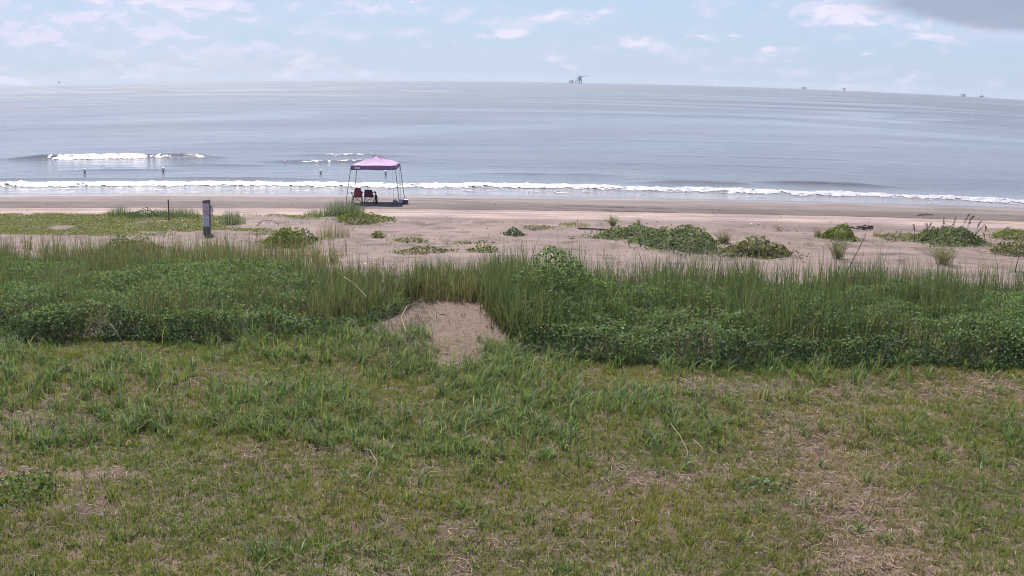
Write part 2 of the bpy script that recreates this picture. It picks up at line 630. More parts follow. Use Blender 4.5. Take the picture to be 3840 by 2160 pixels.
def ground_z(x, y):
    x, y = np.asarray(x, float), np.asarray(y, float)
    z = np.interp(y, PY, PZ)
    k = sstep(y, 27, 31) * (1 - sstep(y, 47, 50))
    z = z + k * ((fbm(x * .35, y * .35, 4, 31) - .5) * .28 + (fbm(x * 1.6, y * 1.6, 3, 37) - .5) * .10)
    kl = 1 - sstep(y, 22, 27)
    z = z + kl * ((fbm(x * .5, y * .5, 3, 41) - .5) * .16 + (fbm(x * 2.5, y * 2.5, 3, 43) - .5) * .05)
    # wheel ruts pressed along the sand lane and a curving pair past the canopy
    lane = sstep(y, 48.9, 49.4) * (1 - sstep(y, 52.9, 53.3))
    for yr, d in ((49.6, .05), (50.25, .03), (51.2, .06), (52.0, .05), (52.7, .05)):
        m = (vnoise(x * .06, x * 0 + yr, 5) - .5) * .5
        z = z - lane * d * np.exp(-((y - yr - m) / .17) ** 2)
    z = z + lane * (fbm(x * 1.4, y * 3, 3, 55) - .5) * .05
    yc = np.interp(x, [-9, -5, -3, -1, 1, 4, 9], [58.3, 58.1, 57.7, 56.6, 55.2, 54.0, 53.2])
    kk = sstep(x, -9, -6) * (1 - sstep(x, 6, 9))
    for o in (-.75, .75):
        z = z - kk * .07 * np.exp(-((y - yc - o) / .16) ** 2)
    wr = sstep(y, 52.8, 53.4) * (1 - sstep(y, 55, 56))
    z = z + wr * (fbm(x * 1.1, y * 2.2, 4, 57) - .42) * .10
    return z


def axis(parts):
    out = []
    for a, b, s in parts:
        n = max(1, int(round((b - a) / s)))
        out += list(np.linspace(a, b, n, endpoint=False))
    out.append(parts[-1][1])
    return np.array(out)


def sheet(name, xs, ys, zf, mat, cf=None):
    Xg, Yg = np.meshgrid(xs, ys)
    Z = zf(Xg, Yg)
    V = np.stack([Xg, Yg, Z], -1).reshape(-1, 3)
    nx, ny = len(xs), len(ys)
    i = (np.arange(ny - 1)[:, None] * nx + np.arange(nx - 1)[None]).ravel()
    L = np.stack([i, i + 1, i + nx + 1, i + nx], -1)
    C = None if cf is None else np.repeat(cf(Xg, Yg).reshape(-1, 1), 3, axis=1)
    return npmesh(name, V, L, np.full(len(L), 4), mat, C, True)


def track_shade(x, y):
    """1 in wheel ruts and footprints; rut shade is painted in as darker colour"""
    m = np.zeros_like(x)
    tread = .55 + .45 * (vnoise(x * 4.5, y * 3, 61) > .45)
    lane = sstep(y, 48.9, 49.4) * (1 - sstep(y, 52.9, 53.3))
    for yr in (49.6, 50.25, 51.2, 52.0, 52.7):
        w = (vnoise(x * .06, x * 0 + yr, 5) - .5) * .5
        m = np.maximum(m, lane * np.exp(-((y - yr - w) / .13) ** 2) * tread * .6 * vnoise(x * .2, x * 0 + yr, 63))
    yc = np.interp(x, [-9, -5, -3, -1, 1, 4, 9, 16], [58.3, 58.1, 57.7, 56.6, 55.2, 54.0, 53.4, 53.2])
    kk = sstep(x, -9, -6) * (1 - sstep(x, 9, 15))
    for o in (-.75, .75):
        m = np.maximum(m, kk * np.exp(-((y - yc - o) / .24) ** 2) * tread)
    feet = sstep(fbm(x * 1.6, y * 1.3, 3, 67), .62, .70) * sstep(y, 33, 37) * (1 - sstep(y, 47, 48.8)) * .7
    return np.clip(np.maximum(m, feet), 0, 1)


JOIN_Y = 24.6
lawn = sheet("lawn_ground", axis([(-400, -60, 34), (-60, -15, 1.5), (-15, 15, .14), (15, 60, 1.5), (60, 400, 34)]),
             axis([(-400, -20, 38), (-20, 9, 1.0), (9, JOIN_Y, .14)]), ground_z, M_SOIL)
tag(lawn, "brown soil of the weedy yard in front of the dune", "ground", kind="structure")
bx = axis([(-400, -90, 31), (-90, -34, 1.4), (-34, 34, .22), (34, 90, 1.4), (90, 400, 31)])
beach = sheet("beach", bx, axis([(JOIN_Y, 48.8, .22), (48.8, 59, .09), (59, 66, .35), (66, 120, 3), (120, 400, 40)]), ground_z, M_BEACH, track_shade)
tag(beach, "pinkish grey sand beach with wheel tracks below the dune", "beach", kind="structure")

# bare sand path through the gap in the dune plants
xs, ys = np.linspace(-2.7, .2, 60), np.linspace(20.6, 27.6, 120)
Xg, Yg = np.meshgrid(xs, ys)
cxp = np.interp(Yg, [20.6, 22, 24, 26, 27.6], [-1.0, -1.05, -1.15, -1.3, -1.6])
hwp = np.interp(Yg, [20.6, 21.4, 22.5, 24.5, 26.3, 27.6], [.0, .30, .72, .72, .7, .5])
inside = np.abs(Xg - cxp) < hwp * (.0 + 1.9 * fbm(Xg * 1.9, Yg * 1.3, 4, 71))
Zg = ground_z(Xg, Yg) + .006 + (fbm(Xg * 3, Yg * 3, 3, 73) - .3) * .03
V = np.stack([Xg, Yg, Zg], -1).reshape(-1, 3)
i = (np.arange(119)[:, None] * 60 + np.arange(59)[None]).ravel()
i = i[inside[:-1, :-1].ravel()]
path = npmesh("sand_path", V, np.stack([i, i + 1, i + 61, i + 60], -1), np.full(len(i), 4), M_PATH, None, True)
tag(path, "bare sand path through the gap between the dune thickets", "path", kind="structure")

# ------------------------------------------------------------------ sea
# swell ridges: crest y, x range, height, front and back half-width
RIDGES = [(91.0, -44.5, -24.5, .36, .5, 1.5), (86.6, -20.5, -8.5, .17, .4, 1.2), (93.5, -20, -9, .12, .5, 1.5),
          (71.2, 8.5, 16.0, .25, .45, 1.1), (72.6, 16.0, 26.5, .23, .45, 1.1), (82, -27, -18, .10, .4, 1.2), (78, -34, -24, .09, .4, 1.0),
          (99, 12, 32, .06, .6, 1.6), (112, -30, 6, .04, .7, 2.0), (76, -3, 8, .08, .4, 1.0), (71.0, -40, -12, .12, .4, 1.0),
          (88, 5, 30, .045, .5, 1.4), (125, 0, 45, .05, .8, 2.4)]


def surf_line(x):
    """where the shore break stands"""
    return 67.2 - .13 * np.clip(x - 12, 0, 40) + (fbm(np.asarray(x) * .12, np.asarray(x) * 0, 3, 81) - .5) * 1.6


def sea_z(x, y):
    z = np.zeros_like(x)
    near = np.exp(-np.clip(y - 60, 0, 1e9) / 90.0)
    z += near * ((fbm(x * .11 + y * .07, y * .26 - x * .035, 4, 91) - .5) * .13 + (fbm(x * .45 - y * .2, y * .9 + x * .12, 3, 93) - .5) * .06)
    for yr, x0, x1, a, wf, wb in RIDGES:
        yy = yr + (fbm(x * .16, x * 0 + yr, 3, 95) - .5) * 1.1
        d = y - yy
        win = sstep(x, x0 - 2, x0 + 4) * (1 - sstep(x, x1 - 4, x1 + 2))
        z += a * win * np.where(d < 0, np.exp(-(d / wf) ** 2), np.exp(-(d / wb) ** 2)) * (.75 + .5 * fbm(x * .9, y * .5, 3, 97))
    d = y - surf_line(x)
    z += .17 * np.where(d < 0, np.exp(-(d / .8) ** 2), np.exp(-(d / 1.0) ** 2)) * (.6 + .8 * fbm(x * .5, y * .5, 3, 99))
    return z * sstep(y, 61.5, 65) + .03


sy = axis([(58.5, 100, .17), (100, 130, .35), (130, 200, 1.2)])
g_ = [200.0]
while g_[-1] < 9600:
    g_.append(g_[-1] * 1.05 + .6)
sy = np.concatenate([sy, np.array(g_[1:])])
s_ = axis([(-1, -.26, .016), (-.26, .26, .0021), (.26, 1, .016)])
Sg, Yg = np.meshgrid(s_, sy)
Xg = Sg * (170 + .95 * (Yg - 60)) + 400 * np.sign(Sg) * sstep(np.abs(Sg), .5, 1.0)
V = np.stack([Xg, Yg, sea_z(Xg, Yg)], -1).reshape(-1, 3)
nx = len(s_)
i = (np.arange(len(sy) - 1)[:, None] * nx + np.arange(nx - 1)[None]).ravel()
sea = npmesh("sea", V, np.stack([i, i + 1, i + nx + 1, i + nx], -1), np.full(len(i), 4), M_WATER, None, True)
tag(sea, "calm grey-blue sea reaching the horizon", "sea", kind="structure")


def foam_patch(name, x0, x1, y0, y1, dx, dy, dens, lift, label):
    xs, ys = np.arange(x0, x1, dx), np.arange(y0, y1, dy)
    Xg, Yg = np.meshgrid(xs, ys)
    D = dens(Xg, Yg)
    lump = fbm(Xg * 2.2, Yg * 2.6, 3, 113)
    Z = np.maximum(sea_z(Xg, Yg), ground_z(Xg, Yg)) + .015 + lift * np.clip(D, 0, .5) * (.2 + 1.6 * lump ** 2)
    Xj = Xg + (hash2(np.arange(Xg.size).reshape(Xg.shape), Xg * 0, 3) - .5) * dx * .7
    Yj = Yg + (hash2(np.arange(Xg.size).reshape(Xg.shape), Xg * 0, 4) - .5) * dy * .7
    V = np.stack([Xj, Yj, Z], -1).reshape(-1, 3)
    nx = len(xs)
    i = (np.arange(len(ys) - 1)[:, None] * nx + np.arange(nx - 1)[None]).ravel()
    i = i[(D[:-1, :-1] > 0).ravel()]
    L = np.stack([i, i + 1, i + nx + 1, i + nx], -1)
    u, inv = np.unique(L, return_inverse=True)
    o = npmesh(name, V[u], inv.reshape(-1, 4), np.full(len(L), 4), M_FOAM, None, True)
    return tag(o, label, "foam", kind="stuff")


def shore_foam(x, y):
    d = y - surf_line(x)
    n = fbm(x * .8, y * 1.1, 5, 121)
    fine = fbm(x * 3.4, y * 3.6, 3, 123)
    roller = np.exp(-((d + .5) / .85) ** 2)
    lace = np.exp(-((d + 3.2) / 1.6) ** 2)
    edge = np.exp(-((d + 5.2 + (fbm(x * .2, x * 0, 3, 125) - .5) * 2.5) / .35) ** 2)
    return roller * .72 + lace * .24 + edge * .12 + (n - .5) * .6 + (fine - .5) * .8 - .46 - sstep(d, .4, 1.3) * 1.0


foam_patch("shore_foam", -62, 62, 59.8, 69.4, .14, .085, shore_foam, .22, "white foam line of small waves breaking along the beach")


def wave_foam(x, y):
    d = y - 90.6 - (fbm(x * .16, x * 0 + 91.0, 3, 95) - .5) * 1.1
    win = sstep(x, -40.2, -38.6) * (1 - sstep(x, -32.5, -29.8))
    side = sstep(x, -44, -40) * (1 - sstep(x, -30, -24))
    n = fbm(x * .9, y * 1.2, 4, 131)
    f = fbm(x * 3.5, y * 3, 2, 133)
    return win * np.exp(-((d + .25) / .75) ** 2) * .85 + side * np.exp(-((d + .25) / .4) ** 2) * .38 + (n - .5) * .9 + (f - .5) * .8 - .45


foam_patch("breaker_foam", -46, -22, 87, 93.5, .11, .09, wave_foam, .16, "white crest of the single wave breaking further out at left")


def glint_foam(x, y):
    s = 0
    for yr, x0, x1 in ((86.6, -19.5, -10.0), (93.5, -18, -11)):
        d = y - yr + .15 - (fbm(x * .16, x * 0 + yr, 3, 95) - .5) * 1.1
        s = s + sstep(x, x0, x0 + 3) * (1 - sstep(x, x1 - 2, x1)) * np.exp(-(d / .35) ** 2)
    return s * .34 + (fbm(x * 3, y * 2.6, 3, 141) - .5) * 1.1 - .42


foam_patch("ripple_foam", -22, -8, 84.5, 95.5, .11, .1, glint_foam, .1, "flecks of foam on the low swells behind the canopy")

# ------------------------------------------------------------------ yard plants
def half_width(y):
    return y * .60 + 1.6


def scatter(n, x0, x1, y0, y1, keep):
    """about n random points, kept with probability keep(x, y)"""
    x, y = R.uniform(x0, x1, n), R.uniform(y0, y1, n)
    k = R.uniform(0, 1, n) < keep(x, y)
    return x[k], y[k]


def front_left(x):
    return np.interp(x, [-20, -11, -6.8, -4.1, -3.2, -2.7, -2.3], [21.6, 21.8, 21.8, 22.6, 23.4, 24.5, 25.8]) + (fbm(x * .8, x * 0, 3, 151) - .5) * .7


def front_right(x):
    return np.interp(x, [-.7, -.45, -.2, .2, 1.2, 2.5, 20], [25.2, 23.8, 22.6, 21.6, 21.0, 20.7, 20.45]) + (fbm(x * .8, x * 0, 3, 153) - .5) * .5


def in_thicket(x, y, m=0.0):
    return ((x < -2.3) & (y > front_left(x) + m)) | ((x > -.7) & (y > front_right(x) + m))


def on_path(x, y):
    c = np.interp(y, [20.6, 22, 24, 26, 27.6], [-1.0, -1.05, -1.15, -1.3, -1.6])
    w = np.interp(y, [20.4, 21.4, 22.5, 24.5, 26.3, 27.6], [.1, .5, .65, .65, .65, .5])
    return (np.abs(x - c) / (w + .12) + (fbm(x * 2.3, y * 2.0, 3, 79) - .5) * 1.8 < 1.0) & (y > 20.6)


def cover(x, y):
    """how grassy the yard is, 0 bare .. 1 closed turf"""
    c = fbm(x * .55, y * .75, 4, 161)
    c2 = fbm(x * 1.7, y * 2.2, 3, 163)
    v = sstep(c * .45 + c2 * .55, .22, .47)
    bare_right = np.exp(-((x - 4.7 - (y - 14) * .06) / .9) ** 2) * (1 - sstep(y, 17.6, 19))
    bare_strip = sstep(x, 1.5, 3.5) * np.exp(-((y - 19.4) / .8) ** 2)
    bare_left = np.exp(-((x + 8.0) / 1.6) ** 2 - ((y - 17.2) / 1.6) ** 2)
    return np.clip(v * (1 - .68 * bare_right) * (1 - .75 * bare_strip) * (1 - .6 * bare_left) * np.where(on_path(x, y), .05, 1), 0, 1)


# short turf in clumps
cx, cy = scatter(70000, -15, 15, 10.0, 22.6, lambda x, y: (np.abs(x) < half_width(y)) * np.where(in_thicket(x, y, .5), 0, 1) * (.12 + .88 * cover(x, y)))
K = 8
x = np.repeat(cx, K) + R.normal(0, .045, len(cx) * K)
y = np.repeat(cy, K) + R.normal(0, .045, len(cx) * K)
N = len(x)
hue = np.clip(fbm(x * .5, y * .5, 3, 171) * 1.6 - .3 + R.normal(0, .15, N), 0, 1)[:, None]
olive, green, straw = np.array([.190, .180, .038]), np.array([.118, .165, .038]), np.array([.26, .20, .10])
colr = olive * (1 - hue) + green * hue
worn = (np.exp(-((x - 4.7 - (y - 14) * .06) / 1.0) ** 2) * (1 - sstep(y, 17.6, 19)))[:, None]
colr = colr * (1 - .75 * worn) + np.array([.22, .175, .07]) * .75 * worn
dry = (R.uniform(0, 1, N) < .14)[:, None]
colr = np.where(dry, straw, colr) * R.normal(1, .2, (N, 1))
colr = np.clip(colr, .01, .8)
hh = R.uniform(.05, .15, N) * np.repeat(R.uniform(.6, 1.35, len(cx)), K)
g = Geo()
blades(g, np.stack([x, y, ground_z(x, y) - .005], -1), hh, R.uniform(.007, .012, N), R.uniform(0, 6.283, N), R.uniform(.1, 1.0, N), colr, 2, np.clip(colr * 1.15, 0, 1))
tag(g.build("short_grass", M_GRASS), "short olive green turf over the yard in front", "grass", kind="stuff")

# dead straw lying in the bare patches
x, y = scatter(150000, -15, 15, 10.0, 22.6, lambda x, y: (np.abs(x) < half_width(y)) * np.where(in_thicket(x, y, .8), 0, 1) * np.where(on_path(x, y), .15, 1) * (.25 + .75 * (1 - cover(x, y))) * (.4 + .6 * sstep(fbm(x * .9, y * .9, 3, 181), .35, .6)) + .5 * np.exp(-((x - 4.7 - (y - 14) * .06) / .9) ** 2) * (y < 18))
N = len(x)
g = Geo()
c = pick([(4, (.24, .165, .11)), (3, (.17, .115, .08)), (1.5, (.31, .225, .16)), (1, (.11, .078, .058))], N, .2)
a = R.uniform(0, 6.283, N)
ln = R.uniform(.05, .20, N)
dx, dy = np.cos(a) * ln / 2, np.sin(a) * ln / 2
z = ground_z(x, y) + R.uniform(.004, .05, N)
tz = R.normal(0, .012, N)
wx, wy = -np.sin(a) * .004, np.cos(a) * .004
V = np.stack([np.stack([x - dx - wx, y - dy - wy, z - tz], -1), np.stack([x + dx - wx, y + dy - wy, z + tz], -1),
              np.stack([x + dx + wx, y + dy + wy, z + tz + .003], -1), np.stack([x - dx + wx, y - dy + wy, z - tz + .003], -1)], 1)
g.add(V.reshape(-1, 3), (np.arange(N) * 4)[:, None] + np.arange(4)[None], np.full(N, 4), np.repeat(c, 4, axis=0))
tag(g.build("dead_straw", M_DRY), "pinkish brown dead straw littering the bare yard patches", "straw", kind="stuff")


# taller arching blue-green grass between yard and dune
def weedy(x, y):
    v = sstep(fbm(x * .55, y * .65, 4, 191), .36, .60)
    zone = sstep(y, 13.4, 16.8) * .72 + .08
    left = 1 - .55 * sstep(x, 2.0, 5.0) * (1 - sstep(y, 19, 21))
    bare = np.exp(-((x - 4.8) / 1.3) ** 2) * (1 - sstep(y, 17.5, 19))
    strip = sstep(x, 1.0, 2.5) * np.exp(-((y - 19.6) / .7) ** 2)
    bl = np.exp(-((x + 8.2) / 1.3) ** 2 - ((y - 17.2) / 1.2) ** 2)
    lush = np.exp(-((x + 3.3) / 1.3) ** 2 - ((y - 22.4) / 1.3) ** 2) * .9 + .7 * np.exp(-((x + 2.0) / .35) ** 2 - ((y - 22.6) / 1.3) ** 2) + .6 * np.exp(-((x + .2) / .35) ** 2 - ((y - 21.6) / .7) ** 2) + .7 * np.exp(-((x + 1.1) / 1.0) ** 2 - ((y - 20.6) / .5) ** 2)
    return np.clip(lush + v * zone * left * (1 - .85 * bare) * (1 - .75 * strip) * (1 - .8 * bl) + .03, 0, 1) * np.where(on_path(x, y), .05, 1)


tx, ty = scatter(12500, -15, 15, 10.2, 23.4, lambda x, y: (np.abs(x) < half_width(y)) * np.where(in_thicket(x, y, .6), .2, 1) * weedy(x, y))
nb = R.integers(7, 20, len(tx))
x = np.repeat(tx, nb) + R.normal(0, .06, nb.sum())
y = np.repeat(ty, nb) + R.normal(0, .06, nb.sum())
N = len(x)
sz = np.repeat(R.uniform(.6, 1.25, len(tx)) * (.55 + .45 * sstep(ty, 14, 18)), nb)
g = Geo()
c = pick([(5, (.100, .148, .056)), (3, (.128, .172, .062)), (2, (.145, .18, .09)), (1.5, (.16, .16, .06)), (.8, (.27, .21, .12))], N)
blades(g, np.stack([x, y, ground_z(x, y) - .01], -1), R.uniform(.16, .50, N) * sz, R.uniform(.012, .025, N), R.uniform(0, 6.283, N), R.uniform(.15, 1.15, N), c, 3, np.clip(c * 1.2, 0, 1))
tag(g.build("tall_grass", M_GRASS), "arching blue-green grass tufts between yard and dune thickets", "grass", kind="stuff")
print("yard done")

# ------------------------------------------------------------------ dune thickets
def vine_height(x, y, side):
    f = front_left(x) if side < 0 else front_right(x)
    d = y - f
    back = np.where(x < -6, 31.5, 29.0) if side < 0 else np.full_like(x, 28.0)
    top = (.56 if side < 0 else .64) + .0 * x
    if side < 0:
        top = top * (1 - .6 * sstep(x, -5.2, -3.8))
    if side > 0:
        top = top + .72 * np.exp(-((x - .95) / .85) ** 2 - ((y - 24.6) / 1.9) ** 2)
    ramp = .10 + .60 * sstep(fbm(x * .9, x * 0 + side, 3, 205), .35, .65)
    h = top * (.15 + .85 * sstep(d / ramp, 0, 1)) * (1 - .55 * sstep(y, back - 3, back + .5))
    lump = sstep(fbm(x * .75, y * .85, 3, 201), .22, .78) * 1.15 + fbm(x * 2.6, y * 2.6, 2, 203) * .40
    h = h * (.60 + .52 * lump)
    gap = np.where(x < 0, sstep(-2.2 - x, 0, .5), sstep(x + .7, 0, .45))
    return np.where(d > -.15, h, 0) * gap * np.where(y < back + .6, 1, 0)


def thicket(side, name, label):
    x0, x1 = (-20.0, -2.2) if side < 0 else (-.7, 18.5)
    g = Geo()
    n = 200000 if side < 0 else 225000
    x, y = R.uniform(x0, x1, n), R.uniform(20.2, 32.0, n)
    H = vine_height(x, y, side)
    back = (31.0 if side < 0 else 28.5)
    vin = sstep(fbm(x * .45, y * .5, 4, 211), .26, .48) * (1 - .65 * sstep(y, back - 4.5, back))
    dead = .4 * sstep(x, -5.5, -4.0) if side < 0 else .8 * (1 - sstep(x, -.1, .5))
    k = (H > .12) & (R.uniform(0, 1, n) < (.18 + .82 * vin) * (1 - dead)) & (np.abs(x) < half_width(y) + .5)
    x, y, H = x[k], y[k], H[k]
    dp = np.minimum(R.exponential(.11, len(x)), H * .95)
    z = ground_z(x, y) + H - dp
    e = .12
    gx = (vine_height(x + e, y, side) - vine_height(x - e, y, side)) / (2 * e)
    gy = (vine_height(x, y + e, side) - vine_height(x, y - e, side)) / (2 * e)
    nr = np.stack([-np.clip(gx, -1.5, 1.5), -np.clip(gy, -1.5, 1.5), x * 0], -1) * .5
    hue = fbm(x * .7, y * .7, 3, 213)[:, None]
    c = pick([(5, (.095, .15, .06)), (4, (.12, .175, .072)), (2, (.155, .195, .10)), (.8, (.17, .18, .07)), (.4, (.22, .17, .11))], len(x), .2)
    c = c * (.8 + .5 * hue)
    leaves(g, np.stack([x, y, z], -1), R.uniform(.026, .08, len(x)), c, .75, .8, nr)
    # leaves hanging down the landward face
    n = 26000
    x = R.uniform(x0, x1, n)
    f = front_left(x) if side < 0 else front_right(x)
    y = f + R.uniform(-.1, 1.0, n) ** 1.3 * .9
    y = np.where(np.isnan(y), f, y)
    H = vine_height(x, y, side)
    z = ground_z(x, y) + H * R.uniform(0, 1, n)
    k = (H > .12) & (np.abs(x) < half_width(y) + .5) & (R.uniform(0, 1, n) < .35 + .65 * sstep(fbm(x * 1.3, z * 2.2, 3, 215), .35, .55))
    x, y, z = x[k], y[k], z[k]
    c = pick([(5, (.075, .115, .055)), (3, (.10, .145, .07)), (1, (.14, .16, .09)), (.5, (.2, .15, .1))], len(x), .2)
    leaves(g, np.stack([x, y, z], -1), R.uniform(.035, .075, len(x)), c, .45, .8, np.tile([0, -.35, 0], (len(x), 1)))
    o = g.build(name, M_VINE)
    tag(o, label, "thicket", "vine thickets along the dune", "stuff")


thicket(-1, "vine_thicket", "dense leafy vine thicket on the dune, left of the sand path")
thicket(1, "vine_thicket", "dense leafy vine thicket on the dune, right of the sand path")


def reeds(name, label, n, x0, x1, y0, y1, keep, hmin, hmax, pal, wmin=.011, wmax=.022, brown=.55, bend=.32, rootc=(.15, .108, .075)):
    x, y = scatter(n, x0, x1, y0, y1, keep)
    # small tufts of three to six
    k = R.integers(3, 7, len(x))
    hs = np.repeat(np.clip(R.normal(.78, .26, len(x)), .3, 1.4), k)
    x = np.repeat(x, k) + R.normal(0, .07, k.sum())
    y = np.repeat(y, k) + R.normal(0, .07, k.sum())
    N = len(x)
    c = pick(pal, N)
    base = c * (1 - brown) + np.array(rootc) * brown
    g = Geo()
    blades(g, np.stack([x, y, ground_z(x, y) - .01], -1), R.uniform(hmin, hmax, N) * hs * (1 - .16 * np.exp(-((x + 4.0) / 1.9) ** 2)) * (1 - .35 * sstep(x, -3.3, -2.4) * (x < -2.3) * (y < 26.2)), R.uniform(wmin, wmax, N), R.uniform(0, 6.283, N), np.abs(R.normal(0, bend, N)), base, 3, c)
    return tag(g.build(name, M_GRASS), label, "reeds", "reed stands on the dune", "stuff")


PAL_REED = [(5, (.088, .130, .068)), (3, (.115, .155, .075)), (2, (.15, .16, .082)), (1, (.20, .165, .10))]
PAL_BROWN = [(3, (.13, .14, .07)), (3, (.20, .16, .10)), (2, (.26, .195, .13)), (2, (.10, .13, .06))]


def keep_left(x, y):
    b = sstep(y, 23.5, 27.5) * (1 - sstep(y, np.where(x < -9, 30.5, 29.5), np.where(x < -9, 33, 31.5)))
    near_path = sstep(x, -5.6, -4.2)
    cut = 1 - sstep(y, np.interp(x, [-10, -7, -3], [30.2, 29.0, 27.2]), np.interp(x, [-10, -7, -3], [32.5, 30.6, 28.8]))
    return np.clip(cut * (.7 + .3 * np.maximum(b, near_path * .8)) * sstep(y - front_left(x), .2, 1.4) * (.12 + .88 * sstep(fbm(x * 1.0, y * .9, 3, 221), .40, .58)), 0, 1) * in_thicket(x, y, .3) * (np.abs(x) < half_width(y) + .5)


def keep_right(x, y):
    b = sstep(y, 23.0, 26.5) * (1 - sstep(y, 28.0, 29.6))
    corner = np.exp(-((x + .2) / .55) ** 2) * sstep(y, 21.7, 22.3) * (1 - sstep(y, 29, 30))
    return np.clip((1 - sstep(y, 27.6, 29.2)) * (.7 + .3 * b) * sstep(y - front_right(x), .2, 1.4) * (.12 + .88 * sstep(fbm(x * 1.0, y * .9, 3, 223), .40, .58)) + corner, 0, 1) * in_thicket(x, y, .3) * (np.abs(x) < half_width(y) + .5)


reeds("reed_stand", "upright olive reeds rising out of the thicket left of the path", 24000, -22, -2.3, 22, 37.5, keep_left, .75, 1.3, PAL_REED + [(2, (.19, .15, .095))], brown=.7, rootc=(.11, .08, .055))
reeds("reed_stand", "upright green reeds rising out of the thicket right of the path", 19000, -.75, 19, 21, 30, keep_right, .75, 1.4, PAL_REED, brown=.8, rootc=(.085, .065, .045))  # extra dark root colour paints in the shade low in this stand
reeds("reed_stand", "shorter reeds with brown bases closing the end of the sand path", 1000, -2.7, -.5, 26.3, 31.0,
      lambda x, y: (1 - sstep(y, 29.3, 31)) * sstep(y, 26.2, 26.8), .5, 1.0, PAL_REED + [(2, (.21, .16, .10))], brown=.8)
reeds("reed_stand", "sparse brown reeds on the sand between the left thicket and the signpost", 2600, -24, -5.5, 30.0, 37.5,
      lambda x, y: (.15 + .85 * sstep(fbm(x * .8, y * .7, 3, 225), .42, .6)) * (1 - sstep(y, 34, 37.5) * .7) * (np.abs(x) < half_width(y) + .5), .55, 1.1, PAL_BROWN, brown=.7, bend=.3)
x, y = scatter(7500, -3.6, .2, 20.6, 27.0, lambda x, y: np.where(on_path(x, y), .03 + .22 * sstep(fbm(x * 2.5, y * 2.5, 3, 77), .55, .68), .6) * sstep(x, -3.6, -2.4))
g = Geo()
N = len(x)
blades(g, np.stack([x, y, ground_z(x, y) + .02], -1), R.uniform(.10, .36, N), R.uniform(.006, .012, N), R.uniform(0, 6.283, N), R.uniform(.5, 1.8, N), pick([(3, (.17, .12, .085)), (2, (.115, .085, .06)), (2, (.10, .115, .05)), (1, (.26, .195, .14))], N), 3)
tag(g.build("dry_grass", M_DRY), "dry brown grass fallen along the edges of the sand path", "grass", kind="stuff")
for side, lab in ((-1, "dry brown stems and twigs inside the thicket left of the path"), (1, "dry brown stems and twigs inside the thicket right of the path")):
    x, y = (R.uniform(-19, -2.4, 5200), R.uniform(21.5, 30, 5200)) if side < 0 else (R.uniform(-.6, 18, 5200), R.uniform(20.4, 28.5, 5200))
    k = (vine_height(x, y, side) > .15) & (np.abs(x) < half_width(y) + .5) & (R.uniform(0, 1, len(x)) < .1 + .9 * sstep(fbm(x * .8, y * .8, 3, 271), .48, .62))
    x, y = x[k], y[k]
    N = len(x)
    g = Geo()
    blades(g, np.stack([x, y, ground_z(x, y)], -1), R.uniform(.4, 1.05, N), R.uniform(.008, .016, N), R.uniform(0, 6.283, N), R.uniform(0, .9, N), pick(PAL_BROWN + [(1.5, (.30, .24, .19))], N), 3)
    tag(g.build("dead_stems", M_DRY), lab, "stems", "dead stems in the thickets", "stuff")
print("dune done")

# ------------------------------------------------------------------ plants on the back beach
def gz(x, y):
    return float(ground_z(np.array([x]), np.array([y]))[0])


PAL_GREEN = [(5, (.14, .17, .085)), (3, (.17, .195, .11)), (2, (.21, .225, .14)), (1, (.25, .215, .15))]
PAL_OLIVE = [(5, (.185, .175, .085)), (3, (.225, .205, .12)), (2, (.145, .155, .075)), (1.5, (.28, .235, .16))]
PAL_YELLOW = [(5, (.165, .185, .050)), (3, (.13, .17, .05)), (2, (.21, .215, .08))]
PAL_BLUE = [(5, (.10, .14, .095)), (3, (.125, .165, .11)), (2, (.155, .185, .135))]
PAL_GREY = [(3, (.26, .21, .185)), (2, (.19, .155, .14)), (1, (.33, .27, .24))]


def mound(name, label, cat, x, y, w, d, h, n, pal, leaf=.06, skew=0.0, group=None, lumps=3.0):
    """leafy dome with an uneven outline on a web of stems"""
    o = empty(name, (x, y, gz(x, y)))
    tag(o, label, cat, group)
    s = random.randint(1, 9999)
    n = int(n * .8)
    leaf = leaf * 1.35
    a = R.uniform(0, 6.283, n)
    r = R.uniform(0, 1, n) ** .42
    px, py = np.cos(a) * r, np.sin(a) * r
    edge = .45 + 1.05 * fbm(np.cos(a) * 2.2 + 5, np.sin(a) * 2.2 + 5, 4, s)
    run = R.uniform(0, 1, n) < .26                       # runners creeping out over the sand
    edge = np.where(run, edge * R.uniform(.9, 1.6, n), edge)
    lx, ly = px * w / 2 * edge, py * d / 2 * edge
    hh = h * np.clip(1 - r ** 2, 0, 1) ** .8 * (.30 + 1.2 * fbm(lx * lumps + 3, ly * lumps + 9, 3, s + 1))
    hh = np.where(run, .04 + .1 * hh, hh)
    hh = hh * np.clip(1 + skew * px, .12, 1.6)
    z = hh * (1 - np.minimum(R.exponential(.16, n), .95)) + .02
    wz = ground_z(lx + x, ly + y) - o.location.z
    g = Geo()
    c = pick(pal, n, .32) * (.55 + .6 * fbm(lx * 2, ly * 2, 3, s + 2))[:, None]
    leaves(g, np.stack([lx, ly, z + wz], -1), R.uniform(.7, 1.25, n) * leaf, c, .7, .85, np.stack([px * .5, py * .5, px * 0], -1))
    tag(g.build("foliage", M_VINE, o), kind="stuff")
    m = max(20, n // 60)
    i = R.choice(n, m)
    g2 = Geo()
    blades(g2, np.stack([lx[i] * .6, ly[i] * .6, wz[i]], -1), np.maximum(hh[i] * 1.0, .05), .012, np.arctan2(ly[i], lx[i]), R.uniform(.1, .8, m), pick(PAL_GREY, m), 2)
    tag(g2.build("stems", M_DRY, o), kind="stuff")
    return o


